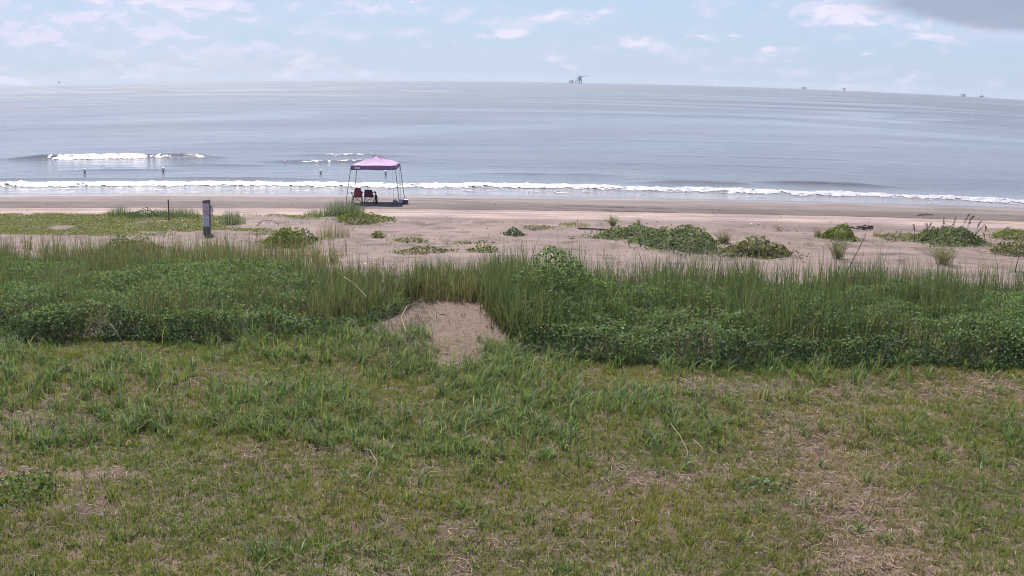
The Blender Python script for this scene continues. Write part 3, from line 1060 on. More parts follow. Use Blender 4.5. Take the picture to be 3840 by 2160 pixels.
def tussock(name, label, cat, x, y, w, d, h, n, pal, bend=.3, width=.013, brown=.25, group=None):
    o = empty(name, (x, y, gz(x, y)))
    tag(o, label, cat, group)
    a = R.uniform(0, 6.283, n)
    r = np.sqrt(R.uniform(0, 1, n))
    lx, ly = np.cos(a) * r * w / 2, np.sin(a) * r * d / 2
    wz = ground_z(lx + x, ly + y) - o.location.z
    c = pick(pal, n)
    g = Geo()
    k = 1 - .45 * r ** 2
    blades(g, np.stack([lx, ly, wz - .01], -1), R.uniform(.5, 1.1, n) * h * k, R.uniform(.7, 1.3, n) * width, a + R.normal(0, .7, n), np.abs(R.normal(0, bend, n)),
           c * (1 - brown) + np.array([.17, .13, .09]) * brown, 3, c)
    tag(g.build("grass_blades", M_GRASS, o), kind="stuff")
    return o


def wiry(name, label, cat, x, y, w, h, n, pal, leafy=400, leaf=.035, group=None):
    """open bush of ascending stems with small leaves along them"""
    o = empty(name, (x, y, gz(x, y)))
    tag(o, label, cat, group)
    a = R.uniform(0, 6.283, n)
    hs = R.uniform(.55, 1.1, n) * h
    b = R.uniform(.05, .85, n) * w / h * .75
    r0 = R.uniform(0, .2, n) * w
    root = np.stack([np.cos(a) * r0, np.sin(a) * r0, np.zeros(n) - .01], -1)
    g = Geo()
    c = pick(PAL_GREY, n)
    blades(g, root, hs, .012, a, b, c, 3)
    tag(g.build("stems", M_GRASS, o), kind="stuff")
    i = R.integers(0, n, leafy)
    t = R.uniform(.15, 1, leafy)
    off = b[i] * hs[i] * t ** 2
    z = hs[i] * (t - .42 * b[i] * t ** 2.2)
    P = np.stack([root[i, 0] + np.cos(a[i]) * off, root[i, 1] + np.sin(a[i]) * off, z], -1) + R.normal(0, .02, (leafy, 3))
    g = Geo()
    leaves(g, P, R.uniform(.7, 1.3, leafy) * leaf, pick(pal, leafy), .4, .55)
    tag(g.build("foliage", M_VINE, o), kind="stuff")
    return o


B = "bushes and tufts growing on the beach"
tussock("grass_clump", "tall dark green grass clump at the foot of the pink canopy", "grass clump", -7.75, 49.7, 1.9, 1.6, 1.0, 900, PAL_BLUE, .35, group=B)
tussock("grass_clump", "short grass spilling left of the tall clump by the canopy", "grass clump", -8.9, 49.2, 1.4, 1.2, .45, 350, PAL_BLUE, .4, group=B)
mound("vine_patch", "low bright green vines under the grass clump by the canopy", "vine", -6.75, 47.6, 2.6, 2.8, .34, 2600, PAL_YELLOW, .055, group=B)
mound("round_bush", "yellow-green mounded bush between the signpost and canopy", "bush", -8.2, 39.1, 2.0, 2.0, .56, 3600, PAL_YELLOW, .055, group=B)
tussock("dry_grass_tuft", "wispy brown dry grass behind the yellow-green mounded bush", "dry grass", -6.9, 41.3, 1.3, 1.6, .75, 320, PAL_BROWN, .2, .009, .5, group=B)
mound("small_plant", "small bright green plant on open sand right of the dry grass", "plant", -5.2, 41.6, .5, .6, .24, 260, PAL_YELLOW, .05, group=B)
mound("vine_patch", "sparse olive vine patch on the sand below the canopy", "vine", -3.9, 40.4, 1.3, 1.0, .16, 380, PAL_OLIVE, .055, group=B)
mound("vine_patch", "long olive vine patch just beyond the dune path reeds", "vine", -3.0, 37.2, 1.9, 1.1, .2, 800, PAL_OLIVE, .055, group=B)
mound("vine_patch", "olive and yellow vine patch right of the long one beyond the path", "vine", -1.1, 37.3, 1.0, .9, .26, 480, PAL_OLIVE, .055, group=B)
mound("vine_patch", "thin row of olive sprigs in the middle of the sand", "vine", -1.5, 40.0, 1.7, .5, .15, 240, PAL_OLIVE, .05, group=B)
mound("small_plant", "small round blue-green plant alone near the middle of the sand", "plant", .05, 43.2, .8, 1.0, .3, 620, PAL_BLUE, .05, group=B)
mound("vine_patch", "thin olive vine patch right of the blue-green plant", "vine", 1.1, 45.6, 1.3, 1.0, .14, 330, PAL_OLIVE, .05, group=B)
tussock("grass_clump", "flat olive grass patch beside the sand lane", "grass clump", 2.65, 46.8, 1.4, 1.4, .22, 420, PAL_OLIVE, .5, group=B)
wiry("peaked_shrub", "grey-green shrub with a dark peak behind the low green mound", "shrub", 4.35, 47.2, .9, .5, 90, PAL_GREEN, 700, .05, group=B)
mound("low_bush", "low green mound trailing off to the left on the sand", "bush", 4.5, 43.0, 2.9, 3.4, .36, 4200, PAL_GREEN, .06, .55, group=B)
mound("big_bush", "largest green leafy mound on the sand", "bush", 6.2, 40.0, 3.2, 4.4, .62, 8500, PAL_GREEN, .062, .30, group=B)
wiry("dead_brush", "grey leafless brush leaning on the largest green mound", "dead brush", 8.0, 40.6, 1.0, .65, 240, PAL_GREY, 500, .03, group=B)
mound("round_bush", "olive mound just right of the largest green mound", "bush", 8.55, 37.7, 2.4, 2.2, .56, 4200, PAL_OLIVE, .06, group=B)
mound("round_bush", "yellow-green round shrub beside the dark driftwood heap", "bush", 13.45, 43.7, 1.5, 1.5, .62, 2800, PAL_YELLOW, .055, group=B)
wiry("dead_brush", "grey twigs at the left side of the round shrub", "dead brush", 12.6, 44.0, .7, .5, 120, PAL_GREY, 150, .03, group=B)
tussock("grass_clump", "small lone tuft right of the round shrub", "grass clump", 15.5, 44.6, .65, .6, .3, 160, PAL_OLIVE, .35, group=B)
mound("vine_patch", "low olive growth left of the seed-stalk bush", "vine", 16.4, 44.0, 1.7, 2.0, .3, 1000, PAL_OLIVE, .05, group=B)
mound("seed_bush", "large green bush with tall dark seed stalks at right", "bush", 18.1, 43.4, 3.4, 3.2, .64, 7200, PAL_GREEN, .058, .0, group=B)
mound("vine_patch", "bright green vine patch cut by the right edge", "vine", 22.4, 45.4, 2.6, 3.0, .4, 2600, PAL_YELLOW, .06, group=B)
mound("round_bush", "olive mound cut by the right edge", "bush", 19.6, 40.0, 2.0, 1.9, .45, 2400, PAL_OLIVE, .06, group=B)
wiry("wiry_bush", "open wiry bush standing behind the right thicket, near the round shrub", "bush", 11.45, 37.3, 1.1, .95, 110, PAL_OLIVE, 1500, .04, group=B)
wiry("wiry_bush", "wider open wiry bush behind the right thicket, below the seed-stalk bush", "bush", 15.05, 36.3, 1.7, .85, 150, PAL_OLIVE, 1900, .04, group=B)
wiry("small_plant", "tiny sprig between the largest mound and the round shrub", "plant", 11.55, 46.5, .5, .22, 30, PAL_GREY, 80, .04, group=B)
wiry("small_plant", "tiny grey sprig at the lane edge behind the low green mound", "plant", 5.6, 48.2, .4, .35, 30, PAL_GREY, 90, .04, group=B)
tussock("grass_clump", "dark grass clump at the left end of the strip by the sand lane", "grass clump", -18.25, 48.9, 1.2, 1.2, .62, 420, PAL_BLUE, .25, group=B)
tussock("grass_clump", "dark grass clump around the thin wooden stake", "grass clump", -15.2, 48.3, 2.0, 1.6, .66, 700, PAL_BLUE, .25, group=B)
mound("vine_patch", "dark low growth joining the two grass clumps left of the signpost", "vine", -16.9, 48.7, 2.4, 1.3, .36, 1400, PAL_BLUE, .05, group=B)
tussock("grass_clump", "upright reed tuft right of the signpost", "grass clump", -11.95, 45.5, 1.2, 1.0, .8, 330, PAL_BLUE, .12, .012, group=B)
mound("round_bush", "dark green mound behind the reeds in front of the signpost", "bush", -13.7, 37.6, 2.3, 1.6, .5, 2600, PAL_GREEN, .055, group=B)
mound("leafy_shrub", "glossy leafy shrub at the left edge of the yard", "bush", -6.95, 13.75, 1.3, 1.1, .26, 900, [(5, (.10, .16, .05)), (3, (.14, .20, .06)), (1, (.2, .24, .1))], .038, group="shrubs in the yard")
mound("leafy_shrub", "small pale leafy weed in the turf at right", "bush", 3.55, 14.6, .9, .6, .12, 260, PAL_GREEN, .045, group="shrubs in the yard")

# seed stalks on the bush at right: bowed stems with dark heads
sb = [o for o in COL.objects if o.name.startswith("seed_bush")][0]
for k, (lx, hgt, lean) in enumerate([(-1.55, .75, -.1), (-1.05, .85, .25), (-.95, .8, -.1), (-.25, 1.05, -.08), (.0, 1.1, .2), (.45, 1.35, .35), (.62, 1.3, .45), (.75, 1.2, .3), (1.15, 1.0, .3), (1.6, .75, .05)]):
    m = MB()
    P = [(lx + lean * t ** 2 * .9, -.2 + .1 * math.sin(k), hgt * (t - .12 * max(0, t - .75) * abs(lean) * 8)) for t in np.linspace(0, 1, 7)]
    m.tube(P, .012, 5, .006)
    st = m.build("seed_stalk", plain("stalk_brown", (.12, .085, .07), .8) if k == 0 else bpy.data.materials["stalk_brown"], sb)
    hd = Geo()
    n = 60
    t = R.uniform(.68, 1.02, n)
    pts = np.stack([np.interp(t, np.linspace(0, 1, 7), [p[q] for p in P]) for q in range(3)], -1) + R.normal(0, .022, (n, 3))
    leaves(hd, pts, .05, pick([(1, (.10, .07, .06)), (1, (.15, .10, .08))], n), .2, .5)
    tag(hd.build("seed_head", M_DRY, st), kind="stuff")

# creeping vines over the sand left of the signpost
x, y = scatter(95000, -28, -8.5, 41.0, 50.2, lambda x, y: sstep(fbm(x * .35, y * .5, 4, 231) + .12 * sstep(-x, 12, 20) - .3 * sstep(y, 49, 50.2), .44, .58) * (1 - sstep(x, -11, -9) * .6) * sstep(y, 41 + sstep(x, -14, -10) * 0, 42.2))
N = len(x)
g = Geo()
c = pick([(5, (.17, .18, .055)), (3, (.13, .155, .06)), (2, (.215, .21, .09)), (1, (.24, .19, .12))], N, .2)
leaves(g, np.stack([x, y, ground_z(x, y) + R.uniform(.02, .14, N) * fbm(x * 2, y * 2, 2, 5)], -1), R.uniform(.04, .075, N), c, 1.0, .8)
n = 26
fx, fy = R.uniform(-15, -9.6, n), R.uniform(42, 46.5, n)
leaves(g, np.stack([fx, fy, ground_z(fx, fy) + .14], -1), .06, np.tile([.8, .78, .62], (n, 1)), 1.0, .95)
tag(g.build("creeping_vine", M_VINE), "yellow-green creeping vines with a few white flowers around the signpost", "vine", kind="stuff")
# stray sprigs on the sand
x, y = scatter(3200, -13, 21, 33, 47.5, lambda x, y: sstep(fbm(x * .5, y * .7, 3, 241), .52, .68))
k = 6
x, y = np.repeat(x, k) + R.normal(0, .08, len(x) * k), np.repeat(y, k) + R.normal(0, .08, len(y) * k)
g = Geo()
leaves(g, np.stack([x, y, ground_z(x, y) + R.uniform(.01, .09, len(x))], -1), R.uniform(.03, .06, len(x)), pick(PAL_OLIVE + PAL_GREY, len(x)), .7, .7)
tag(g.build("beach_sprigs", M_VINE), "scattered olive sprigs creeping over the back beach", "sprigs", kind="stuff")
# loose reed stems in front of the sand at right
x, y = scatter(520, 6, 21, 29.0, 32.5, lambda x, y: .45 * sstep(fbm(x * .8, y * .8, 3, 251), .4, .6) + .05)
g = Geo()
N = len(x)
blades(g, np.stack([x, y, ground_z(x, y)], -1), R.uniform(.5, 1.25, N), .010, R.uniform(0, 6.283, N), np.abs(R.normal(0, .2, N)), pick(PAL_BROWN, N), 3)
tag(g.build("stray_reeds", M_GRASS), "scattered single reed stems on the sand behind the right thicket", "reeds", kind="stuff")

# ------------------------------------------------------------------ driftwood, sticks, litter
M_WOOD = plain("grey_driftwood", (.15, .115, .10), .85, .2, .3, 9)
M_PALE = plain("pale_dead_stick", (.30, .235, .19), .8, .2, .2, 9)
M_DARKWOOD = plain("dark_wrack", (.055, .042, .04), .9, .2, .3, 9)
M_WHITE = plain("white_plastic", (.8, .79, .76), .45, .4, .05)


def stick(name, label, pts, r, mat, r2=None, cat="stick", group=None, n=6):
    p0 = pts[0]
    o = MB().tube([(p[0] - p0[0], p[1] - p0[1], p[2] - p0[2]) for p in pts], r, n, r2).build(name, mat, None, True)
    o.location = p0
    return tag(o, label, cat, group)


def gp(x, y, dz=0.0):
    return (x, y, gz(x, y) + dz)


S = "dead sticks among the dune plants"
stick("dead_stick", "pale bent stick leaning out of the left thicket near the path", [gp(-3.35, 23.1, .55), gp(-3.15, 23.15, .75), gp(-3.45, 23.3, 1.0), gp(-3.7, 23.5, 1.12)], .014, M_PALE, .007, group=S)
stick("dead_stick", "pale forked stick lying at the left edge of the sand path", [gp(-2.1, 21.9, .02), gp(-2.25, 22.6, .18), gp(-2.4, 23.2, .32), gp(-2.35, 23.9, .38)], .014, M_PALE, .006, group=S)
stick("dead_stick", "short pale stick fallen on the near end of the sand path", [gp(-1.45, 21.2, .03), gp(-1.75, 21.7, .07), gp(-2.0, 22.0, .12)], .012, M_PALE, .006, group=S)
stick("dead_stick", "pale curved stick in the dark hollow of the left thicket", [gp(-8.1, 21.55, .05), gp(-8.25, 21.6, .3), gp(-8.45, 21.7, .5)], .012, M_PALE, .006, group=S)
stick("dead_stick", "pale bent stick standing in the turf right of centre", [gp(2.6, 15.35, .02), gp(2.68, 15.5, .2), gp(2.6, 15.8, .34), gp(2.5, 16.2, .42)], .008, M_PALE, .004, group="dead sticks in the yard")
stick("dead_stick", "short pale stick leaning right of the bent stick in the turf", [gp(3.02, 15.7, .02), gp(2.95, 15.9, .16), gp(2.86, 16.1, .2)], .008, M_PALE, .004, group="dead sticks in the yard")
stick("dead_stick", "long thin straw arching over the turf left of centre", [gp(-1.95, 14.5, .02), gp(-1.9, 14.8, .25), gp(-2.05, 15.1, .32), gp(-2.15, 15.2, .3)], .008, M_PALE, .004, group="dead sticks in the yard")
stick("tall_stalk", "tall dark bare stalk curving above the right thicket", [gp(9.6, 30.2, .4), gp(9.9, 30.4, .9), gp(10.15, 30.5, 1.35), gp(10.25, 30.5, 1.85)], .016, M_WOOD, .008, group=S)
stick("tall_stalk", "straight brown stalk above the right thicket near the edge", [gp(14.75, 30.0, .5), gp(14.85, 30.0, 1.1), gp(14.95, 30.0, 1.75)], .016, M_WOOD, .009, group=S)
stick("bent_branch", "dark branch propped up right of the seed-stalk bush", [gp(19.9, 45.0, .0), gp(20.3, 45.2, .35), gp(20.6, 45.3, .6), gp(20.75, 45.3, .35)], .03, M_WOOD, .012, "branch")
stick("bent_branch", "low arched grey branch on the sand right of the reed tuft", [gp(-10.75, 45.0, .0), gp(-10.6, 45.2, .22), gp(-10.1, 45.3, .2), gp(-9.85, 45.3, .0)], .02, M_WOOD, .01, "branch")
stick("drift_log", "dark drift log lying at the wet sand edge on the right", [gp(20.6, 53.6, .03), gp(21.0, 53.7, .05), gp(21.5, 53.8, .04)], .03, M_WOOD, .02, "driftwood")
stick("drift_log", "flat dark driftwood left of the low green mound", [gp(2.7, 45.2, .03), gp(3.3, 45.25, .06), gp(4.0, 45.1, .05)], .05, M_WOOD, .03, "driftwood")
stick("drift_log", "thin driftwood piece on the sand behind the right thicket", [gp(17.2, 35.0, .02), gp(17.4, 35.0, .04), gp(17.7, 35.05, .03)], .02, M_WOOD, .015, "driftwood")
heap = empty("driftwood_heap", gp(15.6, 47.3))
tag(heap, "heap of dark driftwood and wrack beside the round shrub", "driftwood")
for k in range(16):
    a, l = R.uniform(0, 3.14), R.uniform(.2, .55)
    px, py, pz = R.normal(0, .25), R.normal(0, .22), R.uniform(.02, .14)
    MB().tube([(px - math.cos(a) * l / 2, py - math.sin(a) * l / 2, pz), (px, py, pz + .04), (px + math.cos(a) * l / 2, py + math.sin(a) * l / 2, pz - .01)], R.uniform(.018, .04), 6).build("wood_piece", M_DARKWOOD, heap, True)
for k, (lx, ly, lab, s) in enumerate([(10.65, 48.0, "white plastic scrap lying on the sand near the lane", .12), (2.3, 42.4, "pale flat board scrap on the sand behind the thicket", .3),
                                      (14.65, 46.5, "white scrap at the left end of the driftwood heap", .1), (-3.7, 46.6, "small white scrap on the open sand below the canopy", .07)]):
    n = 5
    G = [[(-s / 2 + s * i / (n - 1), -s * .3 + s * .6 * j / (n - 1), .03 + .5 * s * abs(math.sin(i * 1.7 + j * 2.3 + k)) * .5) for i in range(n)] for j in range(n)]
    o = MB().sheet(G, .004).build("litter_scrap", M_WHITE if k != 1 else M_PALE)
    o.location = gp(lx, ly)
    o.rotation_euler = (0, 0, k * .9)
    tag(o, lab, "litter", "litter on the beach")
V, F = [], []
g = Geo()
x, y = scatter(900, -27, 27, 33, 56, lambda x, y: .25 + .75 * sstep(fbm(x * .3, y * .5, 3, 261), .45, .6))
leaves(g, np.stack([x, y, ground_z(x, y) + .02], -1), R.uniform(.03, .11, len(x)), pick([(4, (.07, .055, .05)), (2, (.16, .12, .1)), (.5, (.6, .56, .5))], len(x)), .9, .5)
tag(g.build("wrack_bits", M_DRY), "dark bits of washed-up wrack strewn over the sand", "wrack", kind="stuff")
print("beach plants done")

# ------------------------------------------------------------------ canopy on the beach
M_FABRIC = plain("canopy_fabric", (.42, .27, .42), .75, .25, .10, 3, trans=.08)
M_FABRIC_SHADED = plain("canopy_fabric_shaded", (.23, .155, .29), .75, .25, .12, 4, trans=.05)  # same cloth as the roof, with the valance's shade put into a darker purple
M_STEEL = plain("grey_steel_tube", (.20, .19, .21), .5, .5, .1, 8)
M_LOGO = plain("pale_label", (.62, .58, .66), .7, .2, .05)
M_ROPE = plain("grey_rope", (.25, .23, .25), .9, .1)
CX, CY = -7.08, 56.0
tent = empty("canopy_tent", (CX, CY, gz(CX, CY)))
tag(tent, "pink and purple pop-up canopy with slanted legs on the sand", "canopy")
FOOT, EAVE, EH, PH, VAL = 1.36, 1.11, 1.94, 2.42, .21


def tent_ground(lx, ly):
    return gz(CX + lx, CY + ly) - tent.location.z


for sx, sy_ in ((-1, -1), (1, -1), (1, 1), (-1, 1)):
    fz = tent_ground(sx * FOOT, sy_ * FOOT)
    leg = MB().tube([(sx * FOOT, sy_ * FOOT, fz), (sx * (EAVE + .01), sy_ * (EAVE + .01), EH - .03)], .019, 6).build("leg", M_STEEL, tent)
    MB().box((sx * FOOT, sy_ * FOOT, fz + .012), (.11, .11, .024)).build("foot_plate", M_STEEL, leg)
# roof: four sagging panels
n = 9
for q in range(4):
    a = q * math.pi / 2
    ca, sa = math.cos(a), math.sin(a)
    G = []
    for i in range(n):
        t = i / (n - 1)                       # 0 eave .. 1 peak
        hw = EAVE * (1 - t) + .015
        row = []
        for j in range(n):
            s = -1 + 2 * j / (n - 1)
            z = EH + (PH - EH) * (t ** 1.15) - .045 * (1 - s * s) * math.sin(math.pi * t) + .012 * math.sin(7 * t + 5 * s + q)
            px, py = s * hw, -(EAVE * (1 - t))
            row.append((px * ca - py * sa, px * sa + py * ca, z))
        G.append(row)
    MB().sheet(G, .004).build("roof_panel", M_FABRIC, tent, True)
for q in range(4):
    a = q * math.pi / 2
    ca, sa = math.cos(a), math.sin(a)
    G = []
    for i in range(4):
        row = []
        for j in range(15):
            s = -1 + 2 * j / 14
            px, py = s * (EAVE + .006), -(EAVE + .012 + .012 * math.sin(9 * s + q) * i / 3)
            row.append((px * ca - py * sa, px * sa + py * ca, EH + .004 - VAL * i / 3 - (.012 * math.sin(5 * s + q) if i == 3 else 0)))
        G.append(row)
    v = MB().sheet(G, .005).build("valance", M_FABRIC_SHADED, tent, True)
    if q == 0:
        MB().box((-.80, -EAVE - .032, EH - .105), (.27, .006, .10)).build("label_patch", M_LOGO, v)
    MB().tube([((-EAVE) * ca - (-EAVE) * sa, (-EAVE) * sa + (-EAVE) * ca, EH - .04), (EAVE * ca + EAVE * sa, EAVE * sa - EAVE * ca, EH - .04)], .012, 6).build("frame_bar", M_STEEL, tent)
MB().tube([(0, 0, PH + .05), (0, 0, PH - .25)], .02, 6).build("center_pole", M_STEEL, tent)
for lx, ly in ((.98, -1.0), (1.12, .95)):
    MB().tube([(lx, ly, EH - .1), (lx + .06, ly, tent_ground(lx, ly))], .006, 5).build("guy_rope", M_ROPE, tent)


# ------------------------------------------------------------------ folding chairs and bags
M_FRAME = plain("dark_chair_frame", (.05, .045, .05), .5, .5)
M_RED = plain("red_chair_cloth", (.34, .075, .105), .8, .2, .15, 5, trans=.2)
M_MAROON = plain("maroon_chair_cloth", (.15, .055, .085), .8, .2, .12, 5, trans=.1)
M_NAVY = plain("navy_cloth", (.075, .075, .12), .8, .2)


def chair(label, x, y, rz, cloth, bw, sw, top, trim):
    o = empty("folding_chair", (x, y, gz(x, y)), rz)
    tag(o, label, "chair", "folding chairs under the canopy")
    sh, dp = .36, .42                                     # seat height and depth; +y is the way the sitter looks
    hx, hy = sw / 2, dp / 2
    # back cloth with a sagging middle
    G = []
    for i in range(6):
        t = i / 5
        w = (sw * (1 - t) + bw * t) / 2 if t < .5 else bw / 2 + (sw - bw) / 4 * max(0, 1 - 2 * (t - .5))
        G.append([(-w + 2 * w * j / 6, -hy - .10 * t - .03 * math.sin(math.pi * j / 6), sh - .05 + (top - sh + .05) * t) for j in range(7)])
    bk = MB().sheet(G, .008).build("backrest", cloth, o, True)
    MB().box((0, -hy - .112, top - .03), (bw + .02, .022, .07)).build("top_band", trim, bk)
    G = [[(-hx + sw * j / 6, -hy + dp * i / 5, sh - .05 * math.sin(math.pi * j / 6) * math.sin(math.pi * i / 5)) for j in range(7)] for i in range(6)]
    MB().sheet(G, .008).build("seat", cloth, o, True)
    for sx in (-1, 1):
        MB().tube([(sx * hx, -hy, .02), (sx * (hx * .98), -hy - .03, sh), (sx * bw / 2, -hy - .10, top)], .011, 6).build("back_post", M_FRAME, o)
        MB().tube([(sx * hx, hy, .02), (sx * hx, hy, .56)], .011, 6).build("front_post", M_FRAME, o)
        MB().sheet([[(sx * (hx + .035 * (j - .5) * 2), -hy - .04 + (dp + .06) * i / 4, .575 - .05 * math.sin(math.pi * i / 4)) for j in range(2)] for i in range(5)], .012).build("armrest", M_FRAME, o)
        MB().lathe((sx * (hx + .02), hy + .05, .45), [(.04, 0), (.045, .09), (.042, .09), (.036, .005)], 10).build("cup_holder", cloth, o)
        MB().tube([(sx * hx, -hy, .02), (sx * hx, hy, sh)], .008, 5).tube([(sx * hx + .012, hy, .02), (sx * hx + .012, -hy, sh)], .008, 5).build("side_cross", M_FRAME, o)
        for yy in (-hy, hy):
            MB().lathe((sx * hx, yy, 0), [(.026, 0), (.026, .018), (.014, .03)], 8).build("foot", M_FRAME, o)
    for yy in (-hy, hy):
        MB().tube([(-hx, yy, .02), (hx, yy + .012, sh)], .008, 5).tube([(hx, yy + .014, .02), (-hx, yy, sh)], .008, 5).build("leg_cross", M_FRAME, o)
    return o


chair("bright red high-backed folding chair under the canopy", -7.87, 54.75, math.radians(14), M_RED, .24, .46, .80, M_MAROON)
chair("dark maroon folding chair with a lower wider back", -7.24, 54.72, math.radians(-4), M_MAROON, .38, .46, .70, M_NAVY)
M_BAG = plain("black_bag_cloth", (.05, .04, .05), .85, .2, .2, 12)
m = MB()
m.lathe((0, 0, 0), [(.045, 0), (.06, .06), (.052, .2), (.058, .34), (.045, .46), (.02, .50)], 9)
bag = m.build("chair_bag", M_BAG, None, True)
bag.location = gp(-6.86, 54.5)
bag.rotation_euler = (math.radians(3), math.radians(-4), 0)
tag(bag, "tall narrow black carry bag standing beside the maroon chair", "bag")
MB().tube([(.05, 0, .12), (.11, 0, .25), (.05, 0, .42)], .008, 5).build("strap", M_BAG, bag)

M_PURPLE = plain("purple_bag_cloth", (.16, .10, .17), .8, .25, .15, 6)
M_BLUEGREY = plain("bluegrey_panel", (.20, .23, .33), .7, .25, .15, 8)
M_PALEBOX = plain("pale_lavender_plastic", (.60, .54, .60), .5, .4, .05)
M_CLOTH = plain("white_towel", (.75, .70, .70), .9, .1, .08, 9)


def soft_box(s, seed, bulge=.03):
    """a slumped, bulging bag body"""
    m = MB()
    nx = 5
    prof = [(0, .96), (.1, 1.03), (.5, 1.05), (.85, .98), (1.0, .86)]
    rings = []
    for t, k in prof:
        ring = []
        for q in range(12):
            a = 2 * math.pi * q / 12
            cx_, cy_ = math.cos(a), math.sin(a)
            p = 4.0
            rr = 1 / ((abs(cx_) ** p + abs(cy_) ** p) ** (1 / p))
            ring.append((cx_ * rr * s[0] / 2 * k + .01 * math.sin(seed + q * 2 + t * 5), cy_ * rr * s[1] / 2 * k, s[2] * t + .01 * math.sin(seed * 3 + q)))
        rings.append(ring)
    pts = [p for r_ in rings for p in r_]
    F = [(i * 12 + k, i * 12 + (k + 1) % 12, (i + 1) * 12 + (k + 1) % 12, (i + 1) * 12 + k) for i in range(4) for k in range(12)]
    F += [tuple(range(12))[::-1], tuple(range(48, 60))]
    return m.poly(pts, F)


b1 = soft_box((.24, .2, .19), 1).build("cooler_bag", M_PURPLE, None, True)
b1.location = gp(-5.93, 54.6)
tag(b1, "small purple cooler bag with a blue front pocket by the canopy leg", "bag", "bags by the canopy leg")
MB().box((.01, -.112, .075), (.16, .02, .10), 0, .95).build("front_pocket", M_BLUEGREY, b1)
MB().tube([(-.09, 0, .18), (-.06, 0, .25), (.06, 0, .25), (.09, 0, .18)], .01, 5).build("carry_handle", M_PURPLE, b1)
b2 = soft_box((.26, .22, .22), 4).build("beach_bag", M_NAVY, None, True)
b2.location = gp(-5.43, 54.75)
tag(b2, "dark beach bag at the right corner of the canopy", "bag", "bags by the canopy leg")
MB().tube([(-.1, -.02, .2), (-.05, -.02, .29), (.05, -.02, .29), (.1, -.02, .2)], .009, 5).build("carry_handle", M_NAVY, b2)
MB().box((.08, -.118, .09), (.09, .02, .13), 0, .92).build("side_pocket", M_PURPLE, b2)
G = [[(-.15 + .3 * i / 6, -.11 + .2 * j / 4, .235 + .03 * math.sin(i * 1.3 + j * 1.9) - .05 * (abs(i - 3) / 3) ** 2) for i in range(7)] for j in range(5)]
tw = MB().sheet(G, .012).build("towel", M_CLOTH, None, True)
tw.location = b2.location
tag(tw, "white towel crumpled on top of the dark beach bag", "towel")
bxo = MB().box((0, 0, .065), (.30, .2, .13), 0, 1.04).build("cooler_box", M_PALEBOX)
bxo.location = gp(-5.68, 55.6)
tag(bxo, "pale lavender plastic cooler box between the two bags", "cooler")
MB().box((0, 0, .145), (.33, .23, .025), 0, .97).build("lid", M_PALEBOX, bxo)
MB().tube([(-.16, 0, .1), (-.17, -.1, .16), (.17, -.1, .16), (.16, 0, .1)], .008, 5).build("carry_handle", M_STEEL, bxo)

# ------------------------------------------------------------------ signpost
M_POST = plain("weathered_post_wood", (.17, .15, .15), .85, .2, .35, 9)
M_SIGN1 = plain("sign_white_pink", (.58, .46, .52), .55, .3, .06, 5)
M_SIGN2 = plain("sign_white_grey", (.56, .53, .60), .55, .3, .06, 5)
M_INKR = plain("sign_red_ink", (.36, .13, .19), .6, .2, .15, 20)
M_INKD = plain("sign_dark_ink", (.07, .06, .08), .6, .2, .15, 20)
M_INKG = plain("sign_grey_ink", (.33, .31, .38), .6, .2, .15, 20)
SX, SY = -12.1, 42.15
post_rz = math.radians(-3)
post = empty("signpost", (SX, SY, gz(SX, SY)), post_rz)
tag(post, "weathered square timber post carrying two notice boards", "signpost")
w, d, hl, hr = .28, .17, 1.31, 1.35
MB().poly([(-w / 2, -d / 2, -.05), (w / 2, -d / 2, -.05), (w / 2, d / 2, -.05), (-w / 2, d / 2, -.05), (-w / 2, -d / 2, hl), (w / 2, -d / 2, hr), (w / 2, d / 2, hr - .02), (-w / 2, d / 2, hl - .02)],
          [(3, 2, 1, 0), (4, 5, 6, 7), (0, 1, 5, 4), (1, 2, 6, 5), (2, 3, 7, 6), (3, 0, 4, 7)]).build("timber_post", M_POST, post)
rs = random.Random(3)


def marks(rows, z0, x0, x1, yy, mat, parent, name="lettering"):
    """rows of (z, height, broken-up runs) as thin raised print"""
    m = MB()
    for z, hgt, xa, xb, seg in rows:
        xx = xa
        while xx < xb:
            l = rs.uniform(.5, 1.4) * seg
            l = min(l, xb - xx)
            m.box((xx + l / 2, yy, z), (l * .82, .003, hgt * rs.uniform(.8, 1.1)))
            xx += l
    return tag(m.build(name, mat, parent), kind="stuff")


s1 = MB().box((-.008, -d / 2 - .007, .965), (.268, .008, .46)).build("upper_board", M_SIGN1, post)
yy = -d / 2 - .0125
marks([(1.165, .035, -.02, .0, .02), (1.12, .008, -.13, .11, .24)], 0, 0, 0, yy, M_INKR, s1)
marks([(1.06, .026, -.085, .085, .028), (1.0, .03, -.055, .07, .03), (.935, .026, -.1, .09, .024), (.88, .026, -.1, .1, .026)], 0, 0, 0, yy, M_INKR, s1)
marks([(.81, .038, -.06, .095, .036)], 0, 0, 0, yy, M_INKR, s1)
MB().box((.0, yy, .745), (.25, .004, .014)).build("border_line", M_INKR, s1)
s2 = MB().box((-.01, -d / 2 - .007, .505), (.272, .008, .44)).build("lower_board", M_SIGN2, post)
marks([(.67, .022, -.075, .08, .026)], 0, 0, 0, yy, M_INKG, s2)
m = MB()
for ox in (-.07, .045):
    m.poly([(ox - .03, yy, .555), (ox - .01, yy, .565), (ox + .0, yy, .60), (ox + .012, yy, .57), (ox + .035, yy, .585), (ox + .03, yy, .56), (ox + .0, yy, .548)], [(0, 1, 2, 3, 4, 5, 6)])
tag(m.build("bird_symbols", M_INKD, s2), kind="stuff")
MB().box((.01, yy, .44), (.16, .003, .13)).build("grey_panel", plain("sign_bluegrey", (.45, .45, .54), .6), s2)
